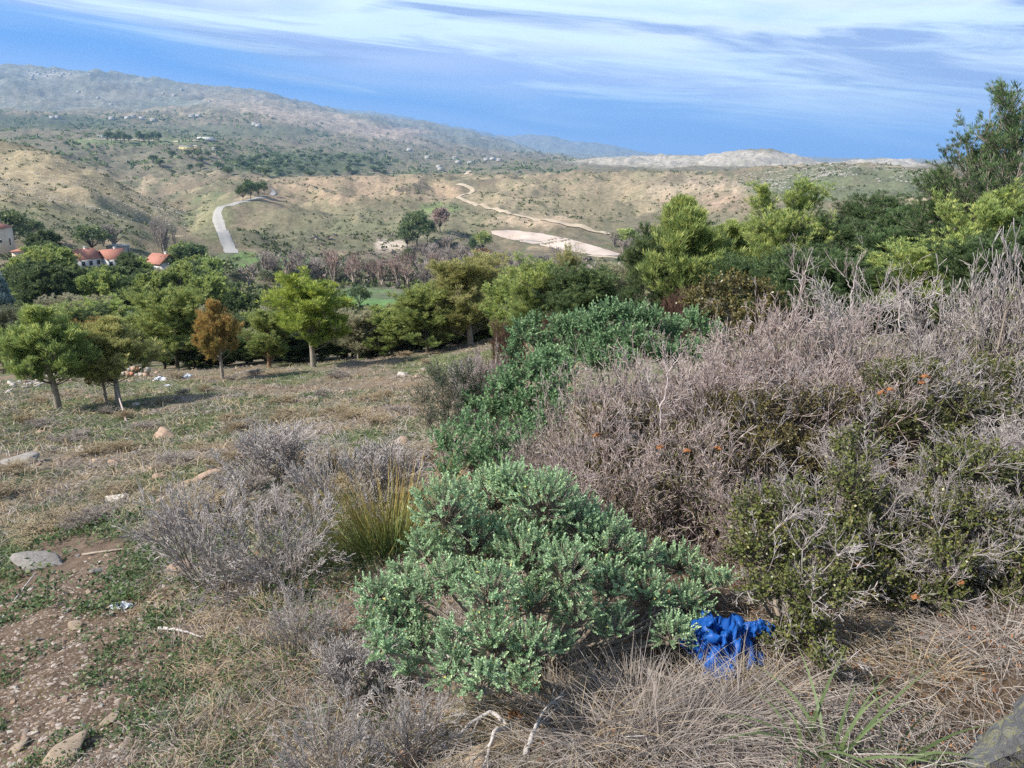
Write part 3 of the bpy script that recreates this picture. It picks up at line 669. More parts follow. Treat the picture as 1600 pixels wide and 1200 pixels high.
# ------------------------------------------------------------ the pine wood round the houses
WOOD_LB = 'dark green umbrella-layered pine in the dense wood round the red roofed houses'
WOOD_GP = 'pines of the wood round the red roofed houses'
pts = []
tries = 0
while len(pts) < 150 and tries < 9000:
    tries += 1
    px = rng.uniform(-50, 385); Y = math.exp(rng.uniform(math.log(88), math.log(255)))
    if px > 330 and Y > 130: continue
    if px > 290 and Y > 175: continue
    p = base(px, Y); h = rng.uniform(5.5, 8.5)
    if any((p[0]-q[0])**2+(p[1]-q[1])**2 < (3.0+Y*.010)**2 for q in pts): continue
    _, ty = proj(p[0], p[1], p[2]+h); ok = True
    lim = np.interp(px, [-50, 0, 60, 100, 200, 240, 290, 330, 360, 385], [372, 352, 340, 395, 392, 415, 385, 425, 445, 460])
    if ty < lim-rng.random()*6: h = topz(lim, p[1])-p[2]
    for hx, hy, hwid in HOUSES:
        if abs(px-hx) < hwid*.5+12 and Y < 260:
            h = min(h, topz(hy+rng.uniform(11, 17), p[1])-p[2])
            if math.hypot(p[0]-base(hx, 200)[0], p[1]-200) < 9: ok = False
    if h < 3.4 or not ok: continue
    pts.append(p); u = rng.random()
    mc = m_pine_dark if u < .5 else (m_pine if u < .9 else m_pine_grey)
    add_pine('wood', int(rng.integers(0, 4)), mc, m_bark_grey, p, h, h*rng.uniform(.7, .95), WOOD_LB, WOOD_GP)

# ------------------------------------------------------------ valley trees
def clump_tree(h, wd, nc, per, ls, lw, seed, squash=.8, trunk=.25, tr=.03):
    """broadleaf crown of leaf clusters with gaps, on a forked trunk"""
    g = np.random.default_rng(seed); T = MB(); C = MB()
    cz = h*(trunk+(1-trunk)*.5); rz_ = h*(1-trunk)*.5
    d = norm(g.normal(size=(nc, 3))); d[:, 2] = np.where(d[:, 2] < -.55, -d[:, 2], d[:, 2]); rad = g.uniform(.45, 1, nc)**.6
    cc = d*rad[:, None]*[wd*.42, wd*.42, rz_*.85]+[0, 0, cz]; cr = g.uniform(.10, .2, nc)*wd
    T.tube([[0, 0, -.1], [.02*h, 0, h*trunk*.6], [0, .02*h, h*trunk*1.1]], [tr*h, tr*h*.8, tr*h*.6], 6)
    st = np.array([0, .02*h, h*trunk]); sel = cc[:min(nc, 30)]; mid_ = st+(sel-st)*.5+[0, 0, -.03*h]
    T.prisms(np.repeat(st[None], len(sel), 0), mid_, tr*h*.35, tr*h*.2, .5); T.prisms(mid_, sel, tr*h*.2, tr*h*.06, .5)
    i = np.repeat(np.arange(nc), per); k = len(i); off = norm(g.normal(size=(k, 3)))*(g.random((k, 1))**.4)
    P = cc[i]+off*cr[i][:, None]*[1, 1, .7]
    C.leaves(P, norm(off+g.normal(size=(k, 3))*.7+[0, 0, .25]), g.normal(size=(k, 3)), ls*g.uniform(.6, 1.3, k), lw*g.uniform(.6, 1.3, k), np.clip(g.random(nc)[i]*.5+g.random(k)*.45, 0, 1))
    return T, C
def bare_mesh(h, wd, seed, thick=1.0, n0=5, kids=(5, 5, 4)):
    global rng
    keep = rng; rng = np.random.default_rng(seed); T = MB(); C = MB()
    a = rng.random(n0)*6.28
    P = np.zeros((n0, 3)); D = np.stack([np.cos(a)*.35*wd/h, np.sin(a)*.35*wd/h, np.ones(n0)], 1)
    P0, P1, R0, R1, lev, tip, td = grow(P, D, h*.5, .018*h*thick, 4, kids, [.55, .6, .65], lfac=.52, up=.12, jit=.12, rmin=.0022*h*thick)
    m0 = lev < 2; T.prisms(P0[m0], P1[m0], R0[m0], R1[m0], .5, 3); C.prisms(P0[~m0], P1[~m0], R0[~m0], R1[~m0], rng.random((~m0).sum()), 3)
    rng = keep; return T, C
m_bare = leafmat('bare_twigs_lavender', [(0.205, 0.173, 0.152), (0.315, 0.266, 0.238), (0.425, 0.368, 0.318)], 0, .9)
m_bare2 = leafmat('bare_twigs_pinkish', [(0.23, 0.162, 0.13), (0.351, 0.257, 0.215), (0.446, 0.338, 0.286)], 0, .9)
m_scrub = leafmat('scrub_leaf', [(0.039, 0.058, 0.022), (0.078, 0.104, 0.036), (0.13, 0.143, 0.054), (0.195, 0.182, 0.084)], .1)
m_rust = leafmat('rusty_leaf', [(.16, .10, .04), (.28, .17, .08), (.38, .25, .12)], .2)
VT = {}
def vtree(kind, var, mc, mt, loc, h, wd, label, group=None, name='tree'):
    key = (kind, var, mc.name)
    if key not in VT:
        if kind == 'clump': T, C = clump_tree(6, 6, 26, 60, .55, .30, 300+var)
        elif kind == 'dome': T, C = clump_tree(4, 5, 22, 60, .42, .24, 320+var, trunk=.08)
        elif kind == 'small': T, C = clump_tree(2, 2.4, 16, 60, .20, .11, 340+var, trunk=.05)
        elif kind == 'bare': T, C = bare_mesh(8, 6, 360+var, 1.6)
        elif kind == 'poplar': T, C = bare_mesh(12, 3, 380+var, 1.0, 4)
        hh, ww = extent(T, C); o = tree(name, T, C, mt, mc, label, 'tree', group, crown='twigs' if kind in ('bare', 'poplar') else 'crown'); VT[key] = (o, hh, ww)
    else:
        o0, hh, ww = VT[key]; o = copy_tree(o0); o.name = name
        if 'group' in o: del o['group']
        tag(o, label, 'tree', group)
    return place(o, np.array(loc)-[0, 0, .02*h], rng.random()*6.28, (wd/ww, wd/ww, h/hh))
def scatter_px(n, x0, x1, y0, y1, rmin, fn, mind=0.0, rmin2=0):
    got = []; k = 0
    while len(got) < n and k < n*30:
        k += 1; px, py = rng.uniform(x0, x1), rng.uniform(y0, y1); p = hit(px, py, rmin)
        if any((p[0]-q[0])**2+(p[1]-q[1])**2 < mind*mind for q in got): continue
        got.append(p); fn(p)
def px_h(p, hpx): return hpx/F*(p[1]*cp-(p[2]-CZ)*sp)
G1 = 'leafless greyish lavender trees on the valley floor'
def bare_at(mc, lab, gp):
    return lambda p: vtree('bare', int(rng.integers(0, 4)), mc, m_bark_grey, p, rng.uniform(5, 9), rng.uniform(5, 8), lab, gp, 'bare_tree')
scatter_px(34, 660, 880, 412, 452, 150, bare_at(m_bare, 'leafless lavender grey tree in the thicket below the gravel yard', G1), 5)
scatter_px(18, 520, 700, 428, 446, 150, bare_at(m_bare2, 'leafless pinkish brown tree in the row above the green field', 'leafless pinkish trees above the green field'), 5)
scatter_px(14, 640, 740, 388, 412, 200, bare_at(m_bare, 'leafless mauve tree right of the dark evergreen clump in mid valley', 'leafless mauve trees beside the evergreen clump'), 6)
scatter_px(10, 960, 1030, 378, 400, 200, bare_at(m_bare, 'leafless grey tree at the right end of the gravel yard', 'leafless trees at the end of the gravel yard'), 6)
scatter_px(12, 370, 500, 426, 446, 120, bare_at(m_bare, 'leafless grey tree left of the green field behind the yellow green pine', 'leafless trees left of the green field'), 5)
for i in range(9):
    p = hit(rng.uniform(242, 292), rng.uniform(388, 398), 150); vtree('poplar', i % 4, m_bare, m_bark_grey, p, px_h(p, rng.uniform(42, 52)), rng.uniform(3.5, 5), 'tall leafless poplar in the row above the white gabled house', 'leafless poplars above the white gabled house', 'bare_poplar')
for i in range(3):
    p = hit(rng.uniform(160, 185), 385, 150); vtree('bare', i, m_bare, m_bark_dark, p, px_h(p, 34), 7, 'dark leafless tree beside the low grey roofed shed', 'dark leafless trees beside the shed', 'bare_tree')
G2 = 'grey green olive trees on the valley floor'
scatter_px(26, 350, 660, 424, 444, 120, lambda p: vtree('dome', int(rng.integers(0, 3)), m_olive, m_bark_grey, p, rng.uniform(2.5, 4), rng.uniform(3.5, 5.5), 'rounded grey green olive near the green fields of the valley', G2, 'olive_tree'), 4.5)
scatter_px(12, 420, 470, 420, 440, 120, lambda p: vtree('dome', 1, m_olive, m_bark_grey, p, 3, 4.5, 'rounded grey green olive near the green fields of the valley', G2, 'olive_tree'), 4.5)
for px, fy, tp_, wpx, mc, lb in [(562, 484, 446, 34, m_pine_dark, 'round dark evergreen alone at the edge of the green field'),
        (652, 385, 330, 44, m_pine_dark, 'tallest dark evergreen of the clump in the middle of the valley'),
        (636, 392, 350, 30, m_pine_dark, 'narrower dark evergreen at the left of the mid valley clump'),
        (668, 378, 344, 28, m_pine_dark, 'dark evergreen at the right of the mid valley clump'),
        (638, 412, 388, 22, m_pine_dark, 'small dark evergreen below the mid valley clump beside bare rock'),
        (688, 364, 325, 30, m_bare2, 'brownish round tree right of the mid valley evergreen clump'),
        (754, 393, 362, 32, m_pine, 'green bushy tree at the left corner of the gravel yard'),
        (738, 400, 370, 16, m_pine_dark, 'narrow dark tree left of the gravel yard'),
        (753, 412, 388, 36, m_rust, 'rusty orange bush below the left corner of the gravel yard'),
        (975, 385, 357, 40, m_pine, 'green bushy tree at the lower end of the dirt track'),
        (1005, 392, 366, 34, m_pine_dark, 'dark bushy tree beside the lower end of the dirt track'),
        (20, 392, 330, 60, m_pine_dark, 'big dark tree beside the cream two storey house'), (48, 378, 340, 40, m_pine_dark, 'second dark tree right of the cream two storey house'),
        (146, 398, 352, 50, m_pine_dark, 'large dark pine rising behind the leftmost red roofed house'),
        (302, 440, 380, 66, m_pine_dark, 'largest dark rounded pine right of the white gabled house'), (330, 452, 400, 44, m_pine, 'green rounded pine right of the largest one by the white gabled house')]:
    p = hit(px, fy, 90); vtree('clump', len(lb) % 4, mc, m_bark_dark, p, px_h(p, fy-tp_), px_h(p, wpx), lb)
for i, (px, fy, ty, wpx) in enumerate([(380, 314, 290, 20), (392, 312, 284, 22), (404, 308, 286, 20), (413, 304, 284, 14), (388, 306, 280, 16)]):
    p = hit(px, fy, 300); vtree('clump', i % 4, m_pine_dark, m_bark_dark, p, px_h(p, fy-ty), px_h(p, wpx), 'dark tree of the small cluster where the grey road bends', 'dark trees at the bend of the grey road')
for i, px in enumerate(list(np.linspace(168, 202, 6))+list(np.linspace(218, 248, 5))):
    p = hit(px, 222+i % 3, 900); vtree('clump', i % 4, m_pine_dark, m_bark_dark, p, px_h(p, rng.uniform(13, 18)), px_h(p, 11), 'dark tree in the short row on the distant farm ridge', 'dark tree row on the distant farm ridge')
scatter_px(26, 240, 600, 236, 276, 800, lambda p: vtree('clump', int(rng.integers(0, 4)), m_pine_dark, m_bark_dark, p, rng.uniform(7, 11), rng.uniform(9, 14), 'dark tree of the long wood on the far side of the valley', 'dark trees on the far side of the valley'), 12)
scatter_px(60, 350, 610, 245, 276, 850, lambda p: vtree('clump', int(rng.integers(0, 4)), m_pine_dark, m_bark_dark, p, rng.uniform(6, 10), rng.uniform(9, 14), 'dark tree of the long wood on the far side of the valley', 'dark trees on the far side of the valley'), 9)

# distant buildings
def fhouse(px, py, rmin, w_, d_, hw, mw, lb, gp=None, rz=.2, mr=None, hr=1.2):
    p = hit(px, py, rmin); return house('farm_building', p, rz, w_, d_, hw, hr, mw, lb, gp, chimney=False, wins=4, mr=mr, hip=False, cat='building')
fhouse(322, 219, 900, 34, 12, 5, m_white, 'long white shed on the distant farm ridge', None, -.15, m_white)
fhouse(292, 234, 900, 22, 10, 5, m_yellow, 'yellow walled building below the long white shed', None, .1, m_conc)
fhouse(308, 232, 900, 10, 9, 4, m_yellow, 'small yellow block right of the yellow walled building', None, .1, m_conc)
fhouse(160, 216, 900, 16, 9, 5, m_white, 'white building left of the dark tree row on the far ridge', None, .1, m_conc)
k_ = 0
HOUSE_SRC = []
for (px, py, rm) in [(711, 249, 1200), (716, 255, 1200), (735, 256, 1200), (760, 251, 1200), (770, 250, 1200), (686, 262, 1200), (688, 266, 1100), (398, 196, 1700), (404, 198, 1700), (310, 183, 1900), (300, 184, 1900), (175, 187, 1900), (200, 186, 1900), (208, 184, 1900), (90, 185, 1900), (82, 186, 1900), (222, 187, 1900), (240, 190, 1900), (336, 235, 1100), (668, 248, 1200), (640, 236, 1500), (780, 252, 1200)]:
    p = hit(px, py, rm); sc_ = p[1]/2000*.9
    if not HOUSE_SRC:
        o = house('far_house', p, .3, 14, 10, 6, 2.0, m_farwash, 'x', None, chimney=False, wins=2, hip=False, mr=m_conc); HOUSE_SRC.append(o)
    else: o = copy_tree(HOUSE_SRC[0]); o.name = 'far_house'
    place(o, p, rng.uniform(-.5, .5), (sc_,)*3); o['category'] = 'house'
    o['label'] = 'tiny white house scattered among the trees of the far plain'; o['group'] = 'white houses of the far plain'
HT = [(rng.normal(80, 28), rng.normal(116, 4)) for _ in range(22)]+[(rng.uniform(120, 330), rng.uniform(135, 165)) for _ in range(9)]
for px, py in HT:
    p = hit(px, py, 3500); o = copy_tree(HOUSE_SRC[0]); o.name = 'far_house'; place(o, p, rng.uniform(-.6, .6), (rng.uniform(.7, 1.3),)*3)
    o['label'] = 'white speck of a house in the village high on the hazy mountain'; o['group'] = 'white houses of the mountain village'
# poles
m_pole = plainmat('pole_wood', (.30, .27, .23), (.42, .38, .33), 4)
def pole(px, py, hpx, rm, lb, gp):
    p = hit(px, py, rm); h = px_h(p, hpx); r = h*.012; e = empty('utility_pole', p); tag(e, lb, 'pole', gp)
    MB().tube([[0, 0, -.3], [0, 0, h*.5], [0, 0, h]], [r, r*.9, r*.7], 6).build('post', m_pole, e)
    MB().box((0, 0, h*.93), (h*.16, r*1.2, r*1.4)).build('crossarm', m_pole, e)
pole(307, 340, 22, 300, 'thin pale pole at the foot of the tan hillside', None)
pole(612, 262, 14, 900, 'tiny pole above the woods on the far plain', None)

# far scrub: countless low bushes over the valley sides
def scrub(name, n, rmin, rmax, size, m, mask, label, seed, lobes=7, flat_=.7):
    g = np.random.default_rng(seed)
    a = g.uniform(-radians(41), radians(41), n); r = np.exp(g.uniform(math.log(rmin), math.log(rmax), n)); x, y = r*np.sin(a), r*np.cos(a)
    z = H(x, y); px, py = proj(x, y, z); k = mask(px, py, r, x, y, g); x, y, z, r = x[k], y[k], z[k], r[k]; n = len(x)
    sz = size(r)*g.uniform(.5, 1.3, n); i = np.repeat(np.arange(n), lobes); kk_ = len(i)
    d = norm(g.normal(size=(kk_, 3))+[0, 0, .4]); d[:, 2] = np.abs(d[:, 2])
    P = np.stack([x, y, z], 1)[i]+d*(sz[i]*g.random(kk_)*.55)[:, None]*[1, 1, flat_]
    mb = MB().leaves(P, norm(d+g.normal(size=(kk_, 3))*.6), g.normal(size=(kk_, 3)), sz[i]*.75, sz[i]*.55, np.clip(g.random(n)[i]*.6+g.random(kk_)*.4, 0, 1))
    return tag(mb.build(name, m), label, 'scrub', kind='stuff')
def noroad(px, py):
    q = np.zeros(len(px), bool)
    for x0, x1, y0, y1 in [(325, 372, 322, 402), (335, 440, 290, 325), (705, 745, 265, 316), (760, 985, 356, 406)]: q |= (px > x0)&(px < x1)&(py > y0)&(py < y1)
    q |= (px > 700)&(px < 965)&(np.abs(py-(311+(px-712)*.235)) < 5)
    q |= ((px-590)/62)**2+((py-466)/17)**2 < 1
    q |= ((px-440)/78)**2+((py-412)/9)**2 < 1
    return ~q
scrub('valley_scrub', 42000, 90, 1100, lambda r: .55+r*.0016, m_scrub, lambda px, py, r, x, y, g: noroad(px, py)&((fbm(x/60, y/60, 4, 121)*.6+fbm(x/14, y/14, 3, 151)*.7+g.random(len(px))*.7) > .42), 'low dark bushes speckling the tan valley sides', 11)
scrub('valley_floor_scrub', 13000, 130, 430, lambda r: 1.0+r*.002, m_scrub, lambda px, py, r, x, y, g: noroad(px, py)&(px > 330)&(fbm(x/30, y/30, 3, 61)+g.random(len(px))*.6 > .2), 'tangled undergrowth on the valley floor', 12)
scrub('far_woodland', 14000, 1050, 3600, lambda r: 3.5+r*.0016, m_pine_dark, lambda px, py, r, x, y, g: (px < 900)&((fbm(x/220, y/220, 4, 71)+g.random(len(px))*.6) > .28), 'distant woods reading as dark green masses on the far plain', 13)
scrub('bare_undergrowth', 3000, 170, 420, lambda r: 1.2+r*.003, m_bare, lambda px, py, r, x, y, g: noroad(px, py)&(px > 480)&(px < 1050)&(fbm(x/26, y/26, 3, 81)+g.random(len(px))*.5 > .3), 'leafless mauve undergrowth below the gravel yard', 14)
m_rock = plainmat('limestone', (.32, .29, .25), (.46, .42, .37), 1.2, bump=.5)
def rockfield(name, n, px0, px1, rmin, rmax, size, seed, thr, label):
    g = np.random.default_rng(seed); a = np.arctan((g.uniform(px0, px1, n)-800)/F); r = g.uniform(rmin, rmax, n); x, y = r*np.sin(a), r*np.cos(a)
    k = (fbm(x/40, y/40, 4, 88)+g.random(n)*.5) > thr; x, y = x[k], y[k]; n = len(x); z = H(x, y)
    ico = np.array([[1, 0, 0], [-1, 0, 0], [0, 1, 0], [0, -1, 0], [0, 0, 1], [0, 0, -1.0]]); tri = np.array([[0, 2, 4], [2, 1, 4], [1, 3, 4], [3, 0, 4]])
    s_ = size*g.uniform(.4, 1.4, n); v = np.stack([x, y, z], 1)[:, None]+ico[None]*s_[:, None, None]*g.uniform(.5, 1.3, (n, 6, 1))*[1, 1, .55]
    t_ = (tri[None]+(np.arange(n)*6)[:, None, None]).reshape(-1, 3)
    return tag(MB().add(v.reshape(-1, 3), t=t_).build(name, m_rock), label, 'rocks', kind='stuff')
rockfield('scattered_rocks', 5200, 1130, 1420, 610, 850, .95, 5, .1, 'pale limestone outcrops littering the green hill at right')
rockfield('hillside_rocks', 1800, -30, 300, 430, 600, .55, 6, .1, 'pale stones along the tan hillside at left')

# ------------------------------------------------------------ near shrubs
m_stem = plainmat('grey_stem', (.20, .16, .12), (.34, .29, .23), 10, bump=.3)
m_spurge = leafmat('sage_leaf', [(0.137, 0.232, 0.111), (0.273, 0.427, 0.222), (0.441, 0.615, 0.352), (0.649, 0.828, 0.505), (0.935, 0.853, 0.246)], .25, .5, .35, .1)
m_spurge2 = leafmat('green_sage_leaf', [(.06, .12, .05), (.12, .225, .10), (.205, .335, .16), (.32, .45, .23), (.38, .49, .22)], .25, .5, .35, .1)
m_rosemary = leafmat('dark_needle_leaf', [(.02, .035, .02), (.04, .065, .038), (.07, .10, .06), (.11, .14, .09)], .15, .6, .3, .1)
m_kermes = leafmat('leathery_leaf', [(0.035, 0.048, 0.014), (0.075, 0.094, 0.024), (0.138, 0.156, 0.038), (0.213, 0.21, 0.06), (0.338, 0.264, 0.072)], .15, .4, .45, .15)
m_kermes2 = leafmat('bronze_leaf', [(.035, .03, .012), (.08, .065, .02), (.14, .12, .035), (.20, .17, .05), (.26, .15, .06)], .15, .4, .45, .15)
m_thorn = leafmat('bleached_twigs', [(0.133, 0.092, 0.081), (0.268, 0.202, 0.18), (0.411, 0.33, 0.302), (0.589, 0.514, 0.477)], 0, .8, .2, .12)
m_thorn_grey = leafmat('silver_twigs', [(0.151, 0.124, 0.109), (0.277, 0.24, 0.218), (0.428, 0.38, 0.359), (0.605, 0.544, 0.515)], 0, .8, .2, .12)
m_dry = leafmat('dry_straw', [(0.184, 0.132, 0.077), (0.333, 0.253, 0.16), (0.483, 0.391, 0.253), (0.598, 0.517, 0.363)], .2, .8, .2, .1)
m_drygrey = leafmat('grey_dead_stalks', [(0.168, 0.141, 0.119), (0.281, 0.235, 0.206), (0.405, 0.354, 0.309), (0.506, 0.461, 0.401)], .1, .9, .1, .1)
m_twiggrey = leafmat('pale_dead_twigs', [(.20, .17, .155), (.33, .29, .27), (.46, .42, .395), (.58, .54, .52)], 0, .9, .1, .1)
m_grass = leafmat('green_blades', [(.05, .085, .03), (.09, .135, .05), (.14, .19, .075), (.22, .26, .12)], .3, .5, .3, .1)
m_herb = leafmat('herb_leaf', [(0.027, 0.056, 0.023), (0.06, 0.106, 0.039), (0.112, 0.168, 0.058), (0.195, 0.224, 0.078)], .25, .5, .3, .1)
m_rush = leafmat('rush_stem', [(0.04, 0.083, 0.03), (0.092, 0.143, 0.045), (0.196, 0.209, 0.06), (0.414, 0.308, 0.09), (0.598, 0.363, 0.12)], .1, .5, .3, .1)
m_brownleaf = leafmat('dead_leaf', [(.20, .08, .03), (.35, .15, .06), (.45, .24, .11)], .25, .7, .2, .1)

def lobed_shrub(name, root, lobes, shoots, per, ll, lw, m, label, seed, cat='shrub', group=None, stemw=.006, jitter=.35, sprays=0):
    """shrub of leafy shoots gathered in lobes; lobes = list of (centre, radius) in world space"""
    g = np.random.default_rng(seed)
    r = empty(name, root); tag(r, label, cat, group); root = np.array(root)
    T = MB(); C = MB()
    for c, rad in lobes:
        c = np.array(c)-root; mid_ = c*[.55, .55, .45]+[0, 0, .0]
        T.tube([[0, 0, -.05], mid_*.6, mid_*.9+g.normal(size=3)*.02, c-UP*rad*.4], [stemw*2.2, stemw*1.8, stemw*1.4, stemw], 5)
        n = int(shoots*(rad/.16)**2); d = norm(g.normal(size=(n, 3))+[0, 0, .35]); d[:, 2] = np.where(d[:, 2] < -.45, -d[:, 2], d[:, 2])
        end = c+d*(rad*g.uniform(.68, 1.1, n))[:, None]*[1, 1, .9]; sd = norm(d*.9+UP*.38+g.normal(size=(n, 3))*.3)
        ln = ll*g.uniform(2.6, 4.6, n)
        st = end-sd*ln[:, None]
        T.prisms(np.repeat((c-UP*rad*.35)[None], n, 0)+g.normal(size=(n, 3))*.01, st, stemw*.5, stemw*.3, .5); T.prisms(st, end, stemw*.3, stemw*.15, .5)
        i = np.repeat(np.arange(n), per); k = len(i); f = np.tile(np.linspace(.05, 1, per), n)
        U = norm(np.cross(sd, g.normal(size=(n, 3)))); V = np.cross(sd, U); an = np.tile(np.arange(per)*2.4, n)+np.repeat(g.random(n)*6.28, per)
        rad_d = U[i]*np.cos(an)[:, None]+V[i]*np.sin(an)[:, None]
        op = (1-.62*f)[:, None]                        # leaves close up towards the tip
        D = norm(rad_d*op*1.05+sd[i]*(.35+.85*f)[:, None]+g.normal(size=(k, 3))*jitter*.4)
        P = st[i]+sd[i]*(ln[i]*f)[:, None]
        tone = np.clip(.22+g.normal(size=n)*.12, 0, 1)[i]+f*.32+g.normal(size=k)*.07
        tone = np.where(g.random(k) < .004, 1.0, np.clip(tone, 0, .88))
        C.leaves(P, D, rad_d*(-1)+sd[i], ll*g.uniform(.7, 1.15, k)*(1-.3*f), lw*g.uniform(.75, 1.2, k)*(1-.2*f), tone, .62)
    T.build('stems', m_stem, r); C.build('foliage', m, r)
    if sprays:
        DT = MB()
        for c, rad in lobes:
            c = np.array(c)-root; d = norm(g.normal(size=(sprays, 3))+[0, -.35, .6]); st = c+d*rad*.55
            P0, P1, R0, R1, lev, tip, td = grow(st, d, rad*g.uniform(.5, 1.0, sprays), .0034, 3, (4, 5), .75, lfac=.6, up=.04, jit=.2, rmin=.0012)
            DT.prisms(P0, P1, R0, R1, np.clip(np.array([.25, .45, .55])[lev]+g.normal(size=len(P0))*.2, 0, 1))
        DT.build('dead_twigs', m_thorn_grey, r)
    return r
def lobes_px(spec, Y0, droop=0.0):
    """lobe centres given by column, row, radius in px and distance"""
    out = []
    for px, py, rp, dY in spec:
        Y = Y0+dY; z = topz(py, Y); d = Y*cp-(z-CZ)*sp; x = (px-800)/F*d; out.append(((x, Y, z), rp/F*d))
    return out
def root_of(lb, dy=0.0):
    c = np.mean([l[0] for l in lb], 0); x, y = c[0], c[1]+dy; return (x, y, float(H(x, y)))

# foreground sage green shrub
L1 = lobes_px([(650, 925, 46, .0), (630, 900, 36, .1), (900, 800, 50, .6), (800, 768, 46, .6), (940, 835, 50, .5), (860, 775, 40, .6), (760, 772, 36, .6), (820, 850, 70, .5), (900, 880, 70, .4), (750, 880, 70, .35), (700, 812, 62, .35), (775, 790, 56, .5), (850, 800, 60, .5), (905, 822, 52, .45), (950, 850, 52, .35), (1000, 868, 46, .35), (668, 860, 50, .2), (740, 862, 66, .1), (820, 868, 62, .2), (885, 890, 60, .1), (955, 912, 55, .05), (1010, 930, 52, .05),
                (1062, 880, 42, .45), (1100, 912, 44, .3), (1128, 900, 26, .4), (1075, 948, 48, .1), (1050, 990, 42, -.05), (1090, 985, 34, .0), (700, 905, 52, .0), (765, 925, 58, -.1), (835, 940, 58, -.1), (900, 958, 54, -.1), (960, 975, 45, -.1),
                (590, 925, 46, .0), (575, 965, 36, -.1), (625, 960, 52, -.15), (600, 1000, 44, -.25), (655, 1005, 54, -.3), (710, 990, 40, -.25), (775, 1000, 56, -.35), (835, 1010, 50, -.3), (700, 1040, 44, -.4), (755, 1062, 44, -.5), (815, 1062, 40, -.5), (875, 1010, 38, -.2), (640, 1045, 30, -.4)], 2.75)
g_ = np.random.default_rng(12); L1 = [(np.array(c)+[0, 0, .05*(c[2] > -.0)], r) for c, r in L1]
L1 = [((c[0]*(1+q/c[1]*.9), c[1]+q, c[2]+(c[2]-CZ)*q/c[1]*.9), r*g_.uniform(.88, 1.1)) for (c, r), q in zip(L1, g_.uniform(-.16, .16, len(L1)))]
lobed_shrub('sage_green_shrub', root_of(L1, .05), [(c, r*.93) for c, r in L1], 128, 24, .0160, .0084, m_spurge, 'large sage green leafy shrub in the middle foreground', 1)
# middle row of green shrubs
L2 = lobes_px([(700, 690, 34, .0), (735, 665, 36, .2), (770, 690, 40, .0), (735, 715, 42, -.2), (780, 735, 38, -.3), (700, 735, 30, -.4), (815, 700, 34, .2)], 5.6)
lobed_shrub('green_shrub', root_of(L2), L2, 26, 20, .042, .020, m_spurge2, 'rounded green leafy shrub right behind the foreground one, left of the thorn twigs', 2)
L3 = lobes_px([(790, 600, 36, .2), (830, 580, 38, .3), (860, 610, 38, .1), (815, 635, 40, .0), (860, 650, 36, -.2), (770, 640, 34, .1), (740, 625, 28, .3), (830, 670, 34, -.4), (880, 580, 30, .5), (850, 555, 28, .7)], 7.4)
lobed_shrub('green_shrub', root_of(L3), L3, 26, 18, .050, .024, m_spurge2, 'green leafy shrub beside the small dark needle leaved shrub', 3)
L4 = lobes_px([(815, 520, 28, .2), (850, 535, 26, .2), (880, 515, 30, .2), (900, 545, 30, .0), (870, 560, 28, -.3), (800, 545, 22, .1), (835, 500, 18, .4), (905, 500, 24, .5)], 9.6)
lobed_shrub('green_shrub', root_of(L4), L4, 22, 16, .060, .028, m_spurge2, 'green leafy shrub with a pale shoot at its upper left, near the scorched stems', 4)
L5 = lobes_px([(925, 500, 30, .1), (955, 490, 30, .3), (990, 495, 32, .3), (1020, 505, 30, .3), (945, 530, 34, -.1), (985, 530, 34, -.1), (930, 560, 32, -.3), (970, 565, 32, -.4), (1010, 545, 30, -.1)], 9.6)
lobed_shrub('green_shrub', root_of(L5), L5, 22, 16, .060, .028, m_spurge2, 'broad green leafy shrub in the middle of the row', 5)
L6 = lobes_px([(1050, 515, 28, .2), (1085, 500, 26, .5), (1110, 520, 26, .4), (1130, 530, 18, .5), (1060, 545, 30, .0), (1095, 550, 28, .0), (1040, 560, 28, -.2)], 9.9)
lobed_shrub('green_shrub', root_of(L6), L6, 22, 16, .060, .028, m_spurge2, 'green leafy shrub at the right end of the row under the bronze shrub', 6)
L7 = lobes_px([(690, 590, 34, .2), (725, 585, 32, .2), (660, 620, 26, .1), (700, 625, 38, .0), (745, 610, 28, .2), (670, 650, 26, -.2), (710, 655, 30, -.2)], 7.6)
lobed_shrub('dark_needle_shrub', root_of(L7), L7, 30, 16, .050, .007, m_rosemary, 'small dark grey green needle leaved shrub on the left of the green row', 7)

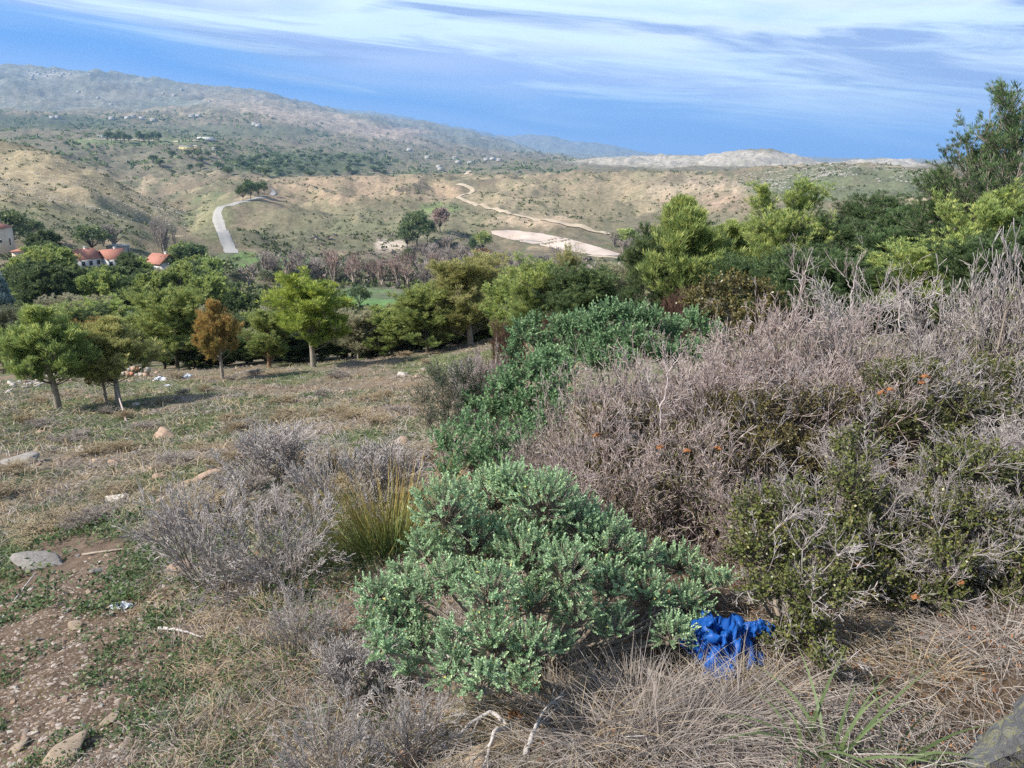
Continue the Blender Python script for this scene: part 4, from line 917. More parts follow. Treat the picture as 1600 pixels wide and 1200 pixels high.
# evergreen leathery shrubs and the bronze one
def ever(lobes, m, label, seed, ll=.026, lw=.014, n=34, per=12, name='holly_oak_shrub', group=None, sprays=0):
    return lobed_shrub(name, root_of(lobes), lobes, n, per, ll, lw, m, label, seed, jitter=1.6, group=group, sprays=sprays)
L8 = lobes_px([(1080, 470, 26, .0), (1110, 452, 28, .2), (1150, 450, 34, .2), (1190, 460, 30, .2), (1100, 490, 30, -.2), (1140, 490, 34, -.2), (1185, 500, 34, -.2), (1160, 525, 30, -.5), (1210, 475, 26, .2)], 11)
ever(L8, m_kermes2, 'olive brown rounded shrub between the dark trunked pines and the pale thorn twigs', 8, .06, .035, 16, 12)
KER = [
 ([(1185, 800, 60, .0), (1240, 790, 60, .1), (1175, 860, 60, -.2), (1235, 860, 62, -.2), (1290, 850, 60, -.1), (1190, 920, 46, -.35), (1255, 925, 60, -.4), (1310, 920, 50, -.4), (1260, 985, 50, -.6), (1215, 1000, 40, -.6), (1290, 1030, 40, -.7)], 3.35, 'leathery leaved evergreen shrub directly right of the blue bag', m_kermes),
 ([(1340, 700, 50, .1), (1330, 760, 60, -.1), (1380, 790, 60, .0), (1350, 830, 60, -.2), (1400, 860, 60, -.2), (1360, 900, 56, -.4), (1410, 930, 50, -.4), (1430, 830, 50, -.1)], 3.7, 'dark hollow centred evergreen shrub in the middle of the right hand thicket', m_kermes),
 ([(1470, 740, 60, .2), (1530, 730, 60, .2), (1590, 750, 60, .2), (1460, 810, 60, .0), (1520, 810, 62, .0), (1580, 820, 60, .0), (1480, 880, 60, -.2), (1540, 885, 60, -.2), (1600, 880, 56, -.2), (1470, 930, 44, -.3), (1530, 935, 44, -.3), (1590, 940, 44, -.3), (1640, 800, 60, .1)], 3.5, 'broad evergreen shrub at the right edge with leaves down to the ground', m_kermes),
 ([(1050, 700, 52, .2), (1110, 690, 54, .2), (1080, 760, 54, .0), (1140, 750, 56, .0), (1030, 770, 44, .0), (1130, 810, 46, -.1), (960, 720, 46, .3), (1000, 660, 46, .4), (940, 660, 44, .4), (920, 740, 36, .2)], 4.4, 'low evergreen shrub under the forked bleached stem', m_kermes2),
 ([(1180, 640, 50, .2), (1240, 640, 54, .2), (1300, 640, 54, .2), (1200, 700, 54, .0), (1260, 710, 56, .0), (1120, 640, 44, .4)], 4.5, 'evergreen shrub hidden among pale twigs left of the orange leaves', m_kermes2),
 ([(1390, 600, 52, .3), (1440, 600, 54, .3), (1430, 660, 56, .1), (1380, 660, 52, .1), (1500, 640, 54, .2), (1560, 650, 54, .2), (1540, 590, 50, .4), (1600, 600, 50, .4), (1480, 700, 54, .0)], 4.6, 'evergreen shrub with a few orange leaves high in the right hand thicket', m_kermes),
]
for i, (sp_, Y, lb, mm) in enumerate(KER): ever(lobes_px([(a, b, c*.93, d+((a*7+b*3) % 10)*.03) for a, b, c, d in sp_], Y-(.15 if i < 3 else .0)), mm, lb, 20+i, .022, .0135, 95, 12, sprays=4 if i < 3 else 6)

# bleached thorn bushes
def thorn_mesh(seed, h=1.2, wd=1.5, n0=19, kids=(6, 6, 5), th=.0065, up=.02, spread=(.7, .8, .9), flatb=.25, jit=.14):
    global rng
    keep = rng; rng = np.random.default_rng(seed); a = rng.random(n0)*6.28; t = rng.random(n0)
    P = np.stack([np.cos(a)*t*wd*.12, np.sin(a)*t*wd*.12, np.zeros(n0)], 1)
    el = (flatb+rng.random(n0)*(1.5-flatb)); s2 = rng.uniform(.85, 1.1, n0)
    D = np.stack([np.cos(a)*np.cos(el)*wd*.5*s2, np.sin(a)*np.cos(el)*wd*.5*s2, h*np.sin(el)*s2], 1)
    L = np.linalg.norm(D, axis=1)*.62
    P0, P1, R0, R1, lev, tip, td = grow(P, D, L, th, 4, list(kids), list(spread), lfac=.46, rfac=.62, up=up, jit=jit, rmin=.0023 if h > 1 else .0018, tipb=.3)
    A, B = MB(), MB(); m0 = lev < 2
    tone = np.clip(np.array([.1, .25, .5, .62])[lev]+rng.normal(size=len(P1))*.2, 0, 1)
    A.prisms(P0[m0], P1[m0], R0[m0], R1[m0], tone[m0], 4); B.prisms(P0[~m0], P1[~m0], R0[~m0], R1[~m0], tone[~m0], 3)
    LV = MB(); k1 = np.where(lev == 2)[0]; k1 = k1[rng.random(len(k1)) < .6]; i = np.repeat(k1, 6); k = len(i)
    i = i[P0[i][:, 2]+rng.random(k)*.5*h < .8*h]; k = len(i)
    LV.leaves(P0[i]+(P1[i]-P0[i])*rng.random((k, 1)), rdir(k)+[0, 0, .3], rdir(k), .021*rng.uniform(.6, 1.2, k), .013*rng.uniform(.6, 1.2, k), np.clip(rng.random(k)*.9, 0, 1), .6)
    rng = keep; return A, B, LV
TH = {}
def thorn(px, Y, topy, wpx, var, m, label, kind='thorn', name='thorn_bush', group=None, sink=0.0, cat='bush'):
    key = (kind, var, m.name); p = base(px, Y)
    if key not in TH:
        if kind == 'thorn': A, B, LV = thorn_mesh(400+var)
        elif kind == 'upright': A, B, LV = thorn_mesh(430+var, 1.5, .8, 16, (6, 6, 4), .006, .18, (.35, .4, .45), 1.2, .08)
        elif kind == 'sweep': A, B, LV = thorn_mesh(460+var, .5, 1.3, 26, (6, 5, 5), .0045, -.02, (.45, .5, .6), .35, .10)
        elif kind == 'fine': A, B, LV = thorn_mesh(490+var, .5, .8, 24, (7, 6, 5), .0035, .06, (.6, .6, .7), .6, .12)
        hh, ww = extent(A, B); o = empty(name); tag(o, label, cat, group); A.build('branches', m, o); B.build('twigs', m, o)
        if kind == 'thorn': LV.build('leaves', m_kermes2 if var % 2 else m_kermes, o)
        TH[key] = (o, hh, ww)
    else:
        o0, hh, ww = TH[key]; o = copy_tree(o0); o.name = name
        if 'group' in o: del o['group']
        tag(o, label, cat, group)
    d = Y*cp-(p[2]-CZ)*sp; h = topz(topy, Y)-p[2]; s_ = wpx/F*d/ww
    return place(o, p-[0, 0, sink], rng.random()*6.28, (s_, s_, h/hh))
THORNS = [
 (905, 4.9, 585, 175, 0, m_thorn, 'bleached pinkish thorn bush at the left end of the thicket, behind the foreground shrub', 'thorn'),
 (985, 5.0, 560, 190, 1, m_thorn, 'dense pinkish thorn bush with the forked bleached stem standing in it', 'thorn'),
 (960, 4.3, 655, 190, 2, m_thorn, 'low bleached thorn bush spreading left beside the green shrub', 'thorn'),
 (1100, 5.3, 545, 190, 3, m_thorn, 'rounded pinkish thorn bush right of the forked bleached stem', 'thorn'),
 (1190, 5.8, 492, 220, 0, m_thorn, 'pinkish thorn bush below the olive brown shrub', 'thorn'),
 (1275, 6.0, 455, 210, 1, m_thorn_grey, 'silvery thorn bush with a tall branched tip at its left', 'thorn'),
 (1370, 6.1, 462, 220, 2, m_thorn_grey, 'silvery lavender thorn bush under the lowest dark pines', 'thorn'),
 (1460, 6.0, 452, 220, 3, m_thorn_grey, 'silvery thorn bush left of the tall upright grey twigs', 'thorn'),
 (1200, 4.8, 590, 230, 2, m_thorn, 'pinkish brown thorn bush in the middle of the thicket', 'thorn'),
 (1320, 4.9, 570, 230, 3, m_thorn, 'thorn bush standing over the orange leaves', 'thorn'),
 (1100, 4.2, 660, 230, 0, m_thorn, 'wide thorn bush whose arching twigs hang over the dark hollow', 'thorn'),
 (1440, 4.9, 590, 240, 1, m_thorn_grey, 'grey thorn bush right of the orange leaves', 'thorn'),
 (1570, 4.9, 560, 240, 2, m_thorn_grey, 'grey thorn bush at the right edge below the yellow green sprigs', 'thorn'),
 (1290, 4.15, 690, 170, 1, m_thorn_grey, 'white tipped thorn bush left of the dark hollow in the evergreen', 'thorn'),
 (1500, 4.1, 680, 190, 0, m_thorn_grey, 'white tipped thorn bush right of the dark hollow in the evergreen', 'thorn'),
 (1600, 4.1, 670, 170, 3, m_thorn_grey, 'white tipped thorn bush cut by the right edge', 'thorn'),
 (1160, 3.75, 770, 140, 3, m_thorn, 'small bleached thorn bush above the blue bag', 'thorn'),
 (1330, 3.6, 790, 160, 2, m_thorn_grey, 'small white twigged bush fanning out over the evergreen leaves', 'thorn'),
 (1480, 3.5, 830, 130, 1, m_thorn_grey, 'sparse white twigs lying on the broad evergreen at right', 'thorn'),
 (1545, 5.7, 395, 130, 0, m_thorn_grey, 'tallest upright pale grey twigs like a brush, near the right edge', 'upright'),
 (1600, 5.5, 405, 120, 1, m_thorn_grey, 'upright grey brush of twigs cut by the right edge', 'upright'),
 (1490, 6.3, 455, 110, 1, m_thorn_grey, 'lower upright grey twigs left of the tallest brush', 'upright'),
 (1180, 5.3, 520, 200, 2, m_thorn, 'mauve thorn bush filling the crown of the thicket below the olive brown shrub', 'thorn'),
 (1260, 5.5, 478, 190, 3, m_thorn, 'mauve thorn bush on the crown of the thicket under the tall bleached tip', 'thorn'),
 (1110, 5.1, 565, 170, 1, m_thorn, 'mauve thorn bush just right of the forked bleached stem', 'thorn'),
 (1720, 5.0, 560, 260, 0, m_thorn, 'thorn bush just beyond the right edge of the view', 'thorn'),
 (1250, 3.2, 800, 130, 0, m_thorn_grey, 'white forked twigs over the leaves right of the small bleached thorn bush', 'thorn'),
 (1400, 3.45, 745, 130, 3, m_thorn_grey, 'white twigs fanning out beside the dark hollow', 'thorn'),
 (1540, 3.3, 770, 150, 2, m_thorn_grey, 'white twigs lying against the evergreen at the right edge', 'thorn'),
 (1190, 3.3, 850, 110, 1, m_thorn, 'thin bleached twigs standing above the blue bag', 'thorn'),
 (1420, 3.2, 860, 120, 1, m_thorn_grey, 'low sparse white twigs near the foot of the evergreen', 'thorn'),
 (845, 4.7, 690, 110, 3, m_thorn, 'small pale thorn bush between the green shrub and the foreground shrub', 'thorn'),
 (880, 4.0, 725, 150, 1, m_thorn, 'pinkish dry bush just above the top of the foreground shrub', 'thorn'),
]
for px, Y, ty, wpx, v, m, lb, kd in THORNS: thorn(px, Y, ty-(12 if kd == 'thorn' else 0), wpx*1.1, v, m, lb, kd)
# the forked bleached stem and other tall dead tips
def dead_stem(px, Y, footpy, pts, rpx, label, seed, name='dead_sapling'):
    """a dead stem drawn through (column,row) points at distance Y, with side twigs"""
    global rng
    keep = rng; rng = np.random.default_rng(seed)
    W3 = lambda q: (lambda z, Yy: np.array([(q[0]-800)/F*(Yy*cp-(z-CZ)*sp), Yy, z]))(topz(q[1], Y+(q[2] if len(q) > 2 else 0)), Y+(q[2] if len(q) > 2 else 0))
    root = W3(pts[0][0]); e = empty(name, root); tag(e, label, 'dead sapling'); A, B = MB(), MB()
    for k, line in enumerate(pts):
        P = np.array([W3(q) for q in line])-root; t = np.linspace(0, 1, len(P)); tt_ = np.linspace(0, 1, len(P)*4)
        P = np.stack([np.interp(tt_, t, P[:, j]) for j in range(3)], 1)+rng.normal(size=(len(tt_), 3))*.004
        r = rpx*.4/F*Y*(1-.75*tt_)*(1 if k == 0 else .7); A.tube(P, r, 6, .85)
        n = 7; i = rng.integers(len(P)//3, len(P), n); D = norm(norm(np.gradient(P, axis=0))[i]+rdir(n)*.7)
        P0, P1, R0, R1, lev, tip, td = grow(P[i], D, rng.uniform(.05, .12, n)*Y/5, .0014, 3, 2, .6, up=.08, jit=.15, rmin=.001)
        B.prisms(P0, P1, R0, R1, np.clip(.75+rng.normal(size=len(P0))*.1, 0, 1))
    A.build('stem', m_thorn, e); B.build('twigs', m_thorn, e); rng = keep; return e
dead_stem(1035, 4.55, 0, [[(1036, 700), (1032, 660), (1034, 630), (1043, 600), (1043, 582), (1060, 560), (1070, 545)], [(1032, 635), (1022, 615), (1013, 598), (1012, 575, .1)], [(1043, 585), (1038, 560), (1036, 545, -.1), (1030, 520, -.1)]], 5, 'forked bleached stem standing above the pinkish thorn bushes', 1)
dead_stem(1250, 5.6, 0, [[(1254, 470), (1252, 440), (1258, 425), (1270, 388)], [(1253, 445), (1242, 425), (1238, 410)]], 4, 'tall bleached tip rising highest at the left of the silvery thorns', 2)
dead_stem(1330, 5.6, 0, [[(1332, 490), (1330, 460), (1338, 425), (1345, 402)], [(1331, 455), (1322, 435), (1318, 428)]], 3.5, 'slender bleached tip between the two taller silvery thorn bushes', 3)
dead_stem(1405, 5.6, 0, [[(1405, 520), (1405, 470), (1402, 442)], [(1405, 465), (1420, 445)]], 3.5, 'short forked silvery tip in front of the lowest dark pines', 4)

# grey dry cushions and sweeping twigs on the left
LEFTB = [
 (345, 4.6, 745, 310, 0, m_twiggrey, 'grey heap of sweeping dead twigs left of the rush clump', 'sweep'),
 (450, 4.4, 765, 260, 1, m_twiggrey, 'tangle of dead grey twigs between the twig heap and the rush clump', 'sweep'),
 (515, 5.4, 682, 230, 2, m_twiggrey, 'fan of pale lavender dead twigs above the rush clump', 'sweep'),
 (590, 6.6, 672, 150, 0, m_twiggrey, 'pale dry cushion left of the small dark needle leaved shrub', 'fine'),
 (430, 8.0, 655, 190, 1, m_twiggrey, 'wide pale lavender dry cushion in mid slope', 'fine'),
 (470, 3.3, 905, 130, 3, m_twiggrey, 'dry brown cushion at the left foot of the foreground shrub', 'sweep'),
 (560, 2.75, 985, 170, 0, m_twiggrey, 'dry twigs pressed under the left lobe of the foreground shrub', 'fine'),
 (640, 2.25, 1065, 210, 1, m_twiggrey, 'mat of dead brown twigs below the foreground shrub', 'sweep'),
 (520, 2.15, 1085, 200, 3, m_twiggrey, 'mat of dead brown twigs left of the crooked dead branch', 'sweep'),
 (770, 9.5, 540, 90, 2, m_thorn, 'small pinkish dry bush at the end of the brow', 'fine'),
 (740, 10.5, 548, 90, 3, m_twiggrey, 'small grey dry bush left of the scorched stems', 'fine'),
]
for px, Y, ty, wpx, v, m, lb, kd in LEFTB: thorn(px, Y, ty+14, wpx*.92, v, m, lb, kd, name='dry_twig_bush')
GPL = 'low dry cushion plants on the open slope'
for k in range(70):
    px = rng.uniform(-20, 790); Y = math.exp(rng.uniform(math.log(6.5), math.log(38))); p = base(px, Y)
    h = rng.uniform(.12, .26); _, ty = proj(p[0], p[1], p[2]+h)
    thorn(px, Y, float(ty), rng.uniform(.5, 1.1)/Y*F*.95, int(rng.integers(0, 4)), m_drygrey if rng.random() < .4 else m_dry, 'low dry twiggy cushion plant scattered over the open slope', 'fine', 'dry_cushion_plant', GPL, cat='plant')

# rush clump with orange tips
def tuft(px, py, n, L, Wd, m, name, label, spreadd=.35, droop=.35, rad=.1, r0=.1, r1=.8, cat='plant', group=None, lean=(0, 0), nseg=4, part='blades'):
    p = hit(px, py); e = empty(name, p); tag(e, label, cat, group)
    g = rng.normal(size=(n, 3))*[rad, rad, 0]; D = norm(np.stack([g[:, 0]/rad*spreadd+lean[0]+rng.normal(size=n)*.12, g[:, 1]/rad*spreadd+lean[1]+rng.normal(size=n)*.12, np.ones(n)], 1))
    g[:, 2] = H(p[0]+g[:, 0], p[1]+g[:, 1])-p[2]-.01; v = rng.uniform(-.12, .12, n)
    MB().blades(g, D, L*rng.uniform(.5, 1.1, n), Wd, droop*rng.uniform(.3, 1.4, n), np.clip(r0+v, 0, 1), np.clip(r1+v, 0, 1), nseg).build(part, m, e); return e
tuft(612, 872, 620, .80, .0065, m_rush, 'rush_clump', 'tall clump of dark green rushes with orange tips', .30, .22, .16, .05, .95)
tuft(560, 880, 220, .58, .005, m_rush, 'rush_clump', 'lower rush clump leaning left of the orange tipped one', .4, .5, .12, .05, .6, lean=(-.3, 0))
tuft(690, 790, 160, .40, .005, m_rush, 'rush_clump', 'short rush clump against the rounded green shrub', .3, .3, .12, .1, .8)
tuft(505, 905, 150, .38, .005, m_grass, 'grass_tussock', 'dark green drooping tussock at the foot of the rushes', .5, .8, .10, .1, .5)
# straw at the bottom centre
for px, py, n, L, lx, lb in [(905, 1150, 420, .36, .1, 'upright dry straw right of the crooked dead branch'), (1000, 1120, 520, .38, .15, 'thick sheaf of dry straw in the bottom middle'), (1100, 1150, 520, .36, .3, 'dry straw bent to the right below the blue bag'),
                         (1060, 1190, 420, .38, .4, 'dry straw at the bottom edge below the thick sheaf'), (1180, 1120, 260, .34, .35, 'thin dry straw right of the blue bag'), (960, 1195, 300, .34, .1, 'short dry straw at the bottom edge right of the dead branch'), (855, 1100, 180, .45, -.05, 'few tall dry stalks in front of the foreground shrub')]:
    tuft(px, py, int(n*1.15), L, .003, m_drygrey if px != 905 else m_dry, 'dry_grass_tuft', lb, .85, .9, .15, .1, .8, lean=(lx, rng.uniform(-.2, .2)), nseg=5)
for px, py, n, L, lx, mm, lb in [(1290, 965, 300, .34, .35, m_dry, 'arching bundle of dry grass hanging down from the evergreen'), (1350, 1020, 260, .3, .4, m_dry, 'dry grass sliding down towards the dark hollow'), (1440, 1060, 280, .26, .0, m_dry, 'reddish dry grass cushion over the dark hollow'),
                              (1560, 1010, 260, .26, -.1, m_drygrey, 'brown dead grass at the right edge'), (610, 880, 200, .3, .1, m_dry, 'bleached bent straw under the orange tipped rushes'), (420, 960, 120, .34, 0, m_dry, 'thin upright straw left of the foreground shrub'), (450, 1050, 120, .34, 0, m_dry, 'thin yellow straw at the lower left of the foreground shrub')]:
    tuft(px, py, n, L, .003, mm, 'dry_grass_tuft', lb, .8, 1.2, .12, .2, .85, lean=(lx, -.1))
for px, py, n, lx in [(1128, 1082, 70, .1), (1165, 1088, 70, .2), (1200, 1075, 60, -.1)]:
    tuft(px, py, n, .26, .003, m_dry, 'dry_grass_tuft', 'thin dry straw growing in front of the crumpled blue bag', .6, .7, .05, .2, .85, lean=(lx, 0), group='dry straw in front of the blue bag')
# broad green blades bottom right
for px, py, n, L, lx, lb in [(1310, 1185, 26, .42, .3, 'broad arching green blades at the bottom right'), (1250, 1170, 16, .36, -.1, 'broad green blades left of the arching ones'), (1405, 1190, 14, .34, .6, 'green blades bending towards the grey boulder'), (1432, 1030, 10, .16, -.2, 'small bright green leaf tuft in the dead grass')]:
    tuft(px, py, n, L, .013, m_grass, 'green_grass_clump', lb, .6, .9, .035, .45, .9, lean=(lx, 0), nseg=7)

# ------------------------------------------------------------ stones
def rock_mesh(seed, sub=3, rough=.22, flat_=.6, elong=1.3):
    bm = bmesh.new(); bmesh.ops.create_icosphere(bm, subdivisions=sub, radius=1)
    g = np.random.default_rng(seed); co = np.array([v.co[:] for v in bm.verts])
    for _ in range(14):     # flat broken faces
        n_ = norm(g.normal(size=3)+[0, 0, .3]); d_ = g.uniform(.42, .8); ex = np.maximum(co@n_-d_, 0); co = co-ex[:, None]*n_*.9
    o1 = g.random(3)*50
    co = co*(1+rough*fbm(co[:, 0]*1.6+o1[0]+co[:, 2], co[:, 1]*1.6+o1[1]-co[:, 2], 4, seed)[:, None]*.6)
    co = co*[elong, 1, flat_]; tri = np.array([[v.index for v in f.verts] for f in bm.faces]); bm.free(); return co, tri
m_stone = plainmat('tan_stone', (.30, .22, .15), (.46, .37, .28), 5, bump=.6)
m_stone_g = plainmat('grey_stone', (.20, .18, .16), (.33, .30, .27), 5, bump=.6, c3=(.42, .41, .39))
m_stone_o = plainmat('orange_stone', (.34, .22, .15), (.46, .33, .24), 4, bump=.6, c3=(.50, .42, .35))
m_stone_w = plainmat('white_stone', (.40, .35, .30), (.54, .49, .43), 4, bump=.5)
m_boulder = plainmat('lichened_boulder', (.10, .10, .105), (.22, .22, .22), 3, bump=1.0, c3=(.26, .25, .15), thr=.56)
RK = {}
def stone(px, py, wpx, m, label, group=None, var=0, name='stone', hf=.6, sink=.25):
    key = (var, m.name)
    if key not in RK:
        co, tri = rock_mesh(700+var, 3 if var < 8 else 5, .22 if var < 8 else .5); o = MB().add(co, t=tri).build(name, m, smooth=(var >= 8)); RK[key] = o; tag(o, label, 'stone', group)
    else:
        o = RK[key].copy(); COL.objects.link(o); o.name = name
        if 'group' in o: del o['group']
        tag(o, label, 'stone', group)
    p = hit(px, py); s_ = px_h(p, wpx)/2/1.2; o.location = p+[0, 0, s_*.5*(1-2*sink)*hf/.6]; o.rotation_euler = (rng.normal()*.12, rng.normal()*.12, rng.random()*6.28*(0 if var >= 8 else 1)+rng.normal()*.3); o.scale = (s_, s_, s_*hf/.6)
    return o
BIG = [(105, 1178, 95, m_stone, 'wide flat tan stone at the bottom left'), (32, 1168, 42, m_stone, 'angular tan stone in the bottom left corner'), (168, 1130, 34, m_stone, 'rounded pinkish stone above the wide flat tan one'), (118, 982, 30, m_stone, 'tan stone in the bare path above the middle'),
 (60, 885, 90, m_stone_g, 'long grey stone at the upper left of the path'), (150, 894, 36, m_stone_g, 'narrow grey slab beside the long grey stone'), (287, 890, 52, m_stone_o, 'long pinkish stone under the dead twigs'), (228, 982, 34, m_stone, 'pale flat stone right of the white litter'), (252, 984, 16, m_stone_w, 'small white stone touching the pale flat one'),
 (325, 748, 62, m_stone_o, 'large orange rock on the slope'), (290, 760, 34, m_stone_o, 'orange rock left of the largest orange one'), (250, 748, 26, m_stone_o, 'small orange rock at the left of the orange group'), (362, 785, 48, m_stone_w, 'big pale rock behind the heap of grey twigs'), (186, 782, 44, m_stone_w, 'pale flat rock in the green grass'), (180, 812, 34, m_stone_o, 'thin orange slab in the green grass'),
 (185, 722, 34, m_stone_o, 'orange rock half hidden in grass higher up the slope'), (258, 682, 46, m_stone_o, 'wide dull orange rock patch on the upper slope'), (30, 722, 66, m_stone_g, 'long grey rock ledge at the left edge'), (127, 704, 24, m_stone_w, 'pinkish rock above the orange half hidden one'), (213, 634, 14, m_stone_w, 'pale boulder right of the twin brown pines'), (628, 588, 22, m_stone_w, 'pale rock near the end of the brow'),
 (132, 1096, 16, m_stone_w, 'pale round pebble stone in the middle of the path'), (205, 1092, 14, m_stone_o, 'reddish stone at the edge of the green herbs'), (212, 1024, 15, m_stone_o, 'small pink stone beside the crooked twig'), (155, 1088, 12, m_stone_g, 'grey stone left of the reddish one'), (285, 1190, 30, m_stone, 'half buried stone at the bottom edge among herbs'), (745, 1196, 70, m_stone, 'brown rock under the crooked dead branch'), (640, 1190, 50, m_stone_o, 'reddish rock left of the crooked dead branch'),
 (48, 922, 14, m_stone_w, 'white round stone below the long grey stone'), (150, 925, 10, m_stone_g, 'small grey stone by the path centre')]
for i, (px, py, wp, m, lb) in enumerate(BIG): stone(px, py, wp, m, lb, None, i % 8, hf=.34 if m is m_stone_g else (.45 if wp > 30 else .6))
stone(1622, 1196, 210, m_boulder, 'big grey lichen spotted boulder in the bottom right corner', None, 9, 'boulder', hf=1.15, sink=.15)
for k in range(190):
    u = rng.random()
    if u < .62: px, py = rng.normal(90, 95), rng.uniform(930, 1199)
    elif u < .8: px, py = rng.normal(150, 60), rng.uniform(835, 935)
    else: px, py = rng.uniform(150, 650), rng.uniform(900, 1199)
    if px < -10: continue
    stone(px, py, rng.uniform(5, 15), [m_stone, m_stone_g, m_stone_w, m_stone_o][int(rng.integers(0, 4))], 'small stone lying loose on the bare path and among the herbs', 'small loose stones on the path', int(rng.integers(0, 8)))
for k in range(50):
    px, Y = rng.uniform(-20, 760), math.exp(rng.uniform(math.log(8), math.log(38))); p = base(px, Y); _, py = proj(*p)
    stone(px, float(py), rng.uniform(.1, .32)/Y*F, [m_stone_o, m_stone_g, m_stone_o][int(rng.integers(0, 3))], 'pale stone showing through the dry grass of the open slope', 'pale stones on the open slope', int(rng.integers(0, 8)))
# gravel
def gravel(n, seed):
    g = np.random.default_rng(seed); px = np.where(g.random(n) < .6, g.normal(90, 130, n), g.uniform(-50, 700, n)); r = np.exp(g.uniform(math.log(1.7), math.log(7), n)); a = np.arctan((px-800)/F/.9)
    x, y = r*np.sin(a), r*np.cos(a); z = H(x, y); s_ = g.uniform(.003, .008, n)*(1+2*g.random(n)**6)
    ico = np.array([[1, 0, 0], [0, 1, 0], [-1, 0, 0], [0, -1, 0], [0, 0, 1.0], [0, 0, -1]]); tri = np.array([[0, 1, 4], [1, 2, 4], [2, 3, 4], [3, 0, 4]])
    an = g.random(n)*6.28; R = np.stack([np.stack([np.cos(an), -np.sin(an), an*0], 1), np.stack([np.sin(an), np.cos(an), an*0], 1), np.stack([an*0, an*0, an*0+1], 1)], 1)
    v = (ico[None]*g.uniform(.6, 1.4, (n, 6, 1))*[1.3, .9, .6]*s_[:, None, None])@np.transpose(R, (0, 2, 1))+np.stack([x, y, z], 1)[:, None]
    o = MB().add(v.reshape(-1, 3), t=(tri[None]+(np.arange(n)*6)[:, None, None]).reshape(-1, 3), a=np.repeat(g.random(n), 6)).build('gravel', leafmat('gravel', [(.12, .085, .06), (.20, .15, .11), (.30, .24, .19), (.46, .40, .35)], 0, .9))
    tag(o, 'fine gravel and earth crumbs strewn over the path', 'gravel', kind='stuff')
gravel(17000, 3)

# ------------------------------------------------------------ grass, herbs and litter on the ground (beyond counting)
def spread(n, seed, r0, r1, mask, px0=-260, px1=2100):
    g = np.random.default_rng(seed); n = int(n*1.3); px = g.uniform(px0, px1, n); a = np.arctan((px-800)/F/.93); n = len(px); r = np.exp(g.uniform(math.log(r0), math.log(r1), n))
    x, y = r*np.sin(a), r*np.cos(a); z = H(x, y); px, py = proj(x, y, z); k = mask(px, py, r, x, y, g); return g, np.stack([x, y, z], 1)[k], r[k]
def grassy(name, label, m, n, seed, r0, r1, mask, per, L, Wd, spr, droop, ra, rb, cat='grass', nseg=2, rad=.03):
    g, P, r = spread(n, seed, r0, r1, mask); n = len(P); i = np.repeat(np.arange(n), per); k = len(i); sc_ = np.clip(r/4, .8, 5)
    off = g.normal(size=(k, 3))*[rad, rad, 0]*sc_[i][:, None]; Q = P[i]+off; Q[:, 2] = H(Q[:, 0], Q[:, 1])-.004
    D = norm(np.concatenate([g.normal(size=(k, 2))*spr, np.ones((k, 1))], 1)+np.concatenate([g.normal(size=(n, 2))*.25, np.zeros((n, 1))], 1)[i])
    t = g.random(n)[i]*.5+g.normal(size=k)*.1
    o = MB().blades(Q, D, L*g.uniform(.4, 1.2, k)*np.clip(r[i]/6, .7, 1.6), Wd*np.clip(r[i]/3, .7, 7), droop*g.uniform(.3, 1.5, k), np.clip(ra+t, 0, 1), np.clip(rb+t, 0, 1), nseg).build(name, m)
    return tag(o, label, cat, kind='stuff')
def pathm(px, py, x, y): return np.exp(-((px-60)/170)**2-((py-1060)/170)**2)+np.exp(-((px-130)/90)**2-((py-870)/35)**2)
NB = lambda x, y: fbm(x/5, y/5, 4, 111)
grassy('dry_grass', 'pale dry grass covering the open slope', m_dry, 11000, 31, 2.2, 42, lambda px, py, r, x, y, g: (px < 900)&(pathm(px, py, x, y)+g.random(len(px))*.3 < .45)&(fbm(x/1.3, y/1.3, 3, 5)+g.random(len(px))*.9 > .25), 8, .17, .0035, .55, .6, .05, .45)
grassy('grey_dead_grass', 'grey dead stalks lying over the slope', m_drygrey, 20000, 32, 2.0, 42, lambda px, py, r, x, y, g: (pathm(px, py, x, y)+g.random(len(px))*.3 < .45)&(fbm(x/1.1+9, y/1.1, 3, 6)+g.random(len(px))*.8 > .2), 8, .17, .0032, .9, .9, .05, .5)
grassy('green_grass', 'short green grass patches on the slope', m_grass, 27000, 33, 2.0, 45, lambda px, py, r, x, y, g: (px < 850)&((NB(x, y)+fbm(x/1.6, y/1.6, 3, 7)*.6+g.random(len(px))*.35 > .24)|(((px-150)/150)**2+((py-800)/40)**2 < g.random(len(px)))|(((px-60)/200)**2+((py-625)/28)**2 < g.random(len(px))))&(pathm(px, py, x, y) < .5), 9, .10, .0035, .6, .7, .1, .6)
def herbs(name, label, m, n, seed, r0, r1, mask, per, L, Wd):
    g, P, r = spread(n, seed, r0, r1, mask); n = len(P); i = np.repeat(np.arange(n), per); k = len(i); s_ = np.clip(r/3, .8, 3.0)[i]
    off = g.normal(size=(k, 3))*.022*s_[:, None]; off[:, 2] = np.abs(off[:, 2])*.8; Q = P[i]+off
    o = MB().leaves(Q, norm(g.normal(size=(k, 3))*[1, 1, .5]+[0, 0, .35]), UP+g.normal(size=(k, 3))*.4, L*g.uniform(.6, 1.3, k)*s_, Wd*g.uniform(.6, 1.3, k)*s_, np.clip(g.random(n)[i]*.5+g.random(k)*.45, 0, 1), .6).build(name, m)
    return tag(o, label, 'herbs', kind='stuff')
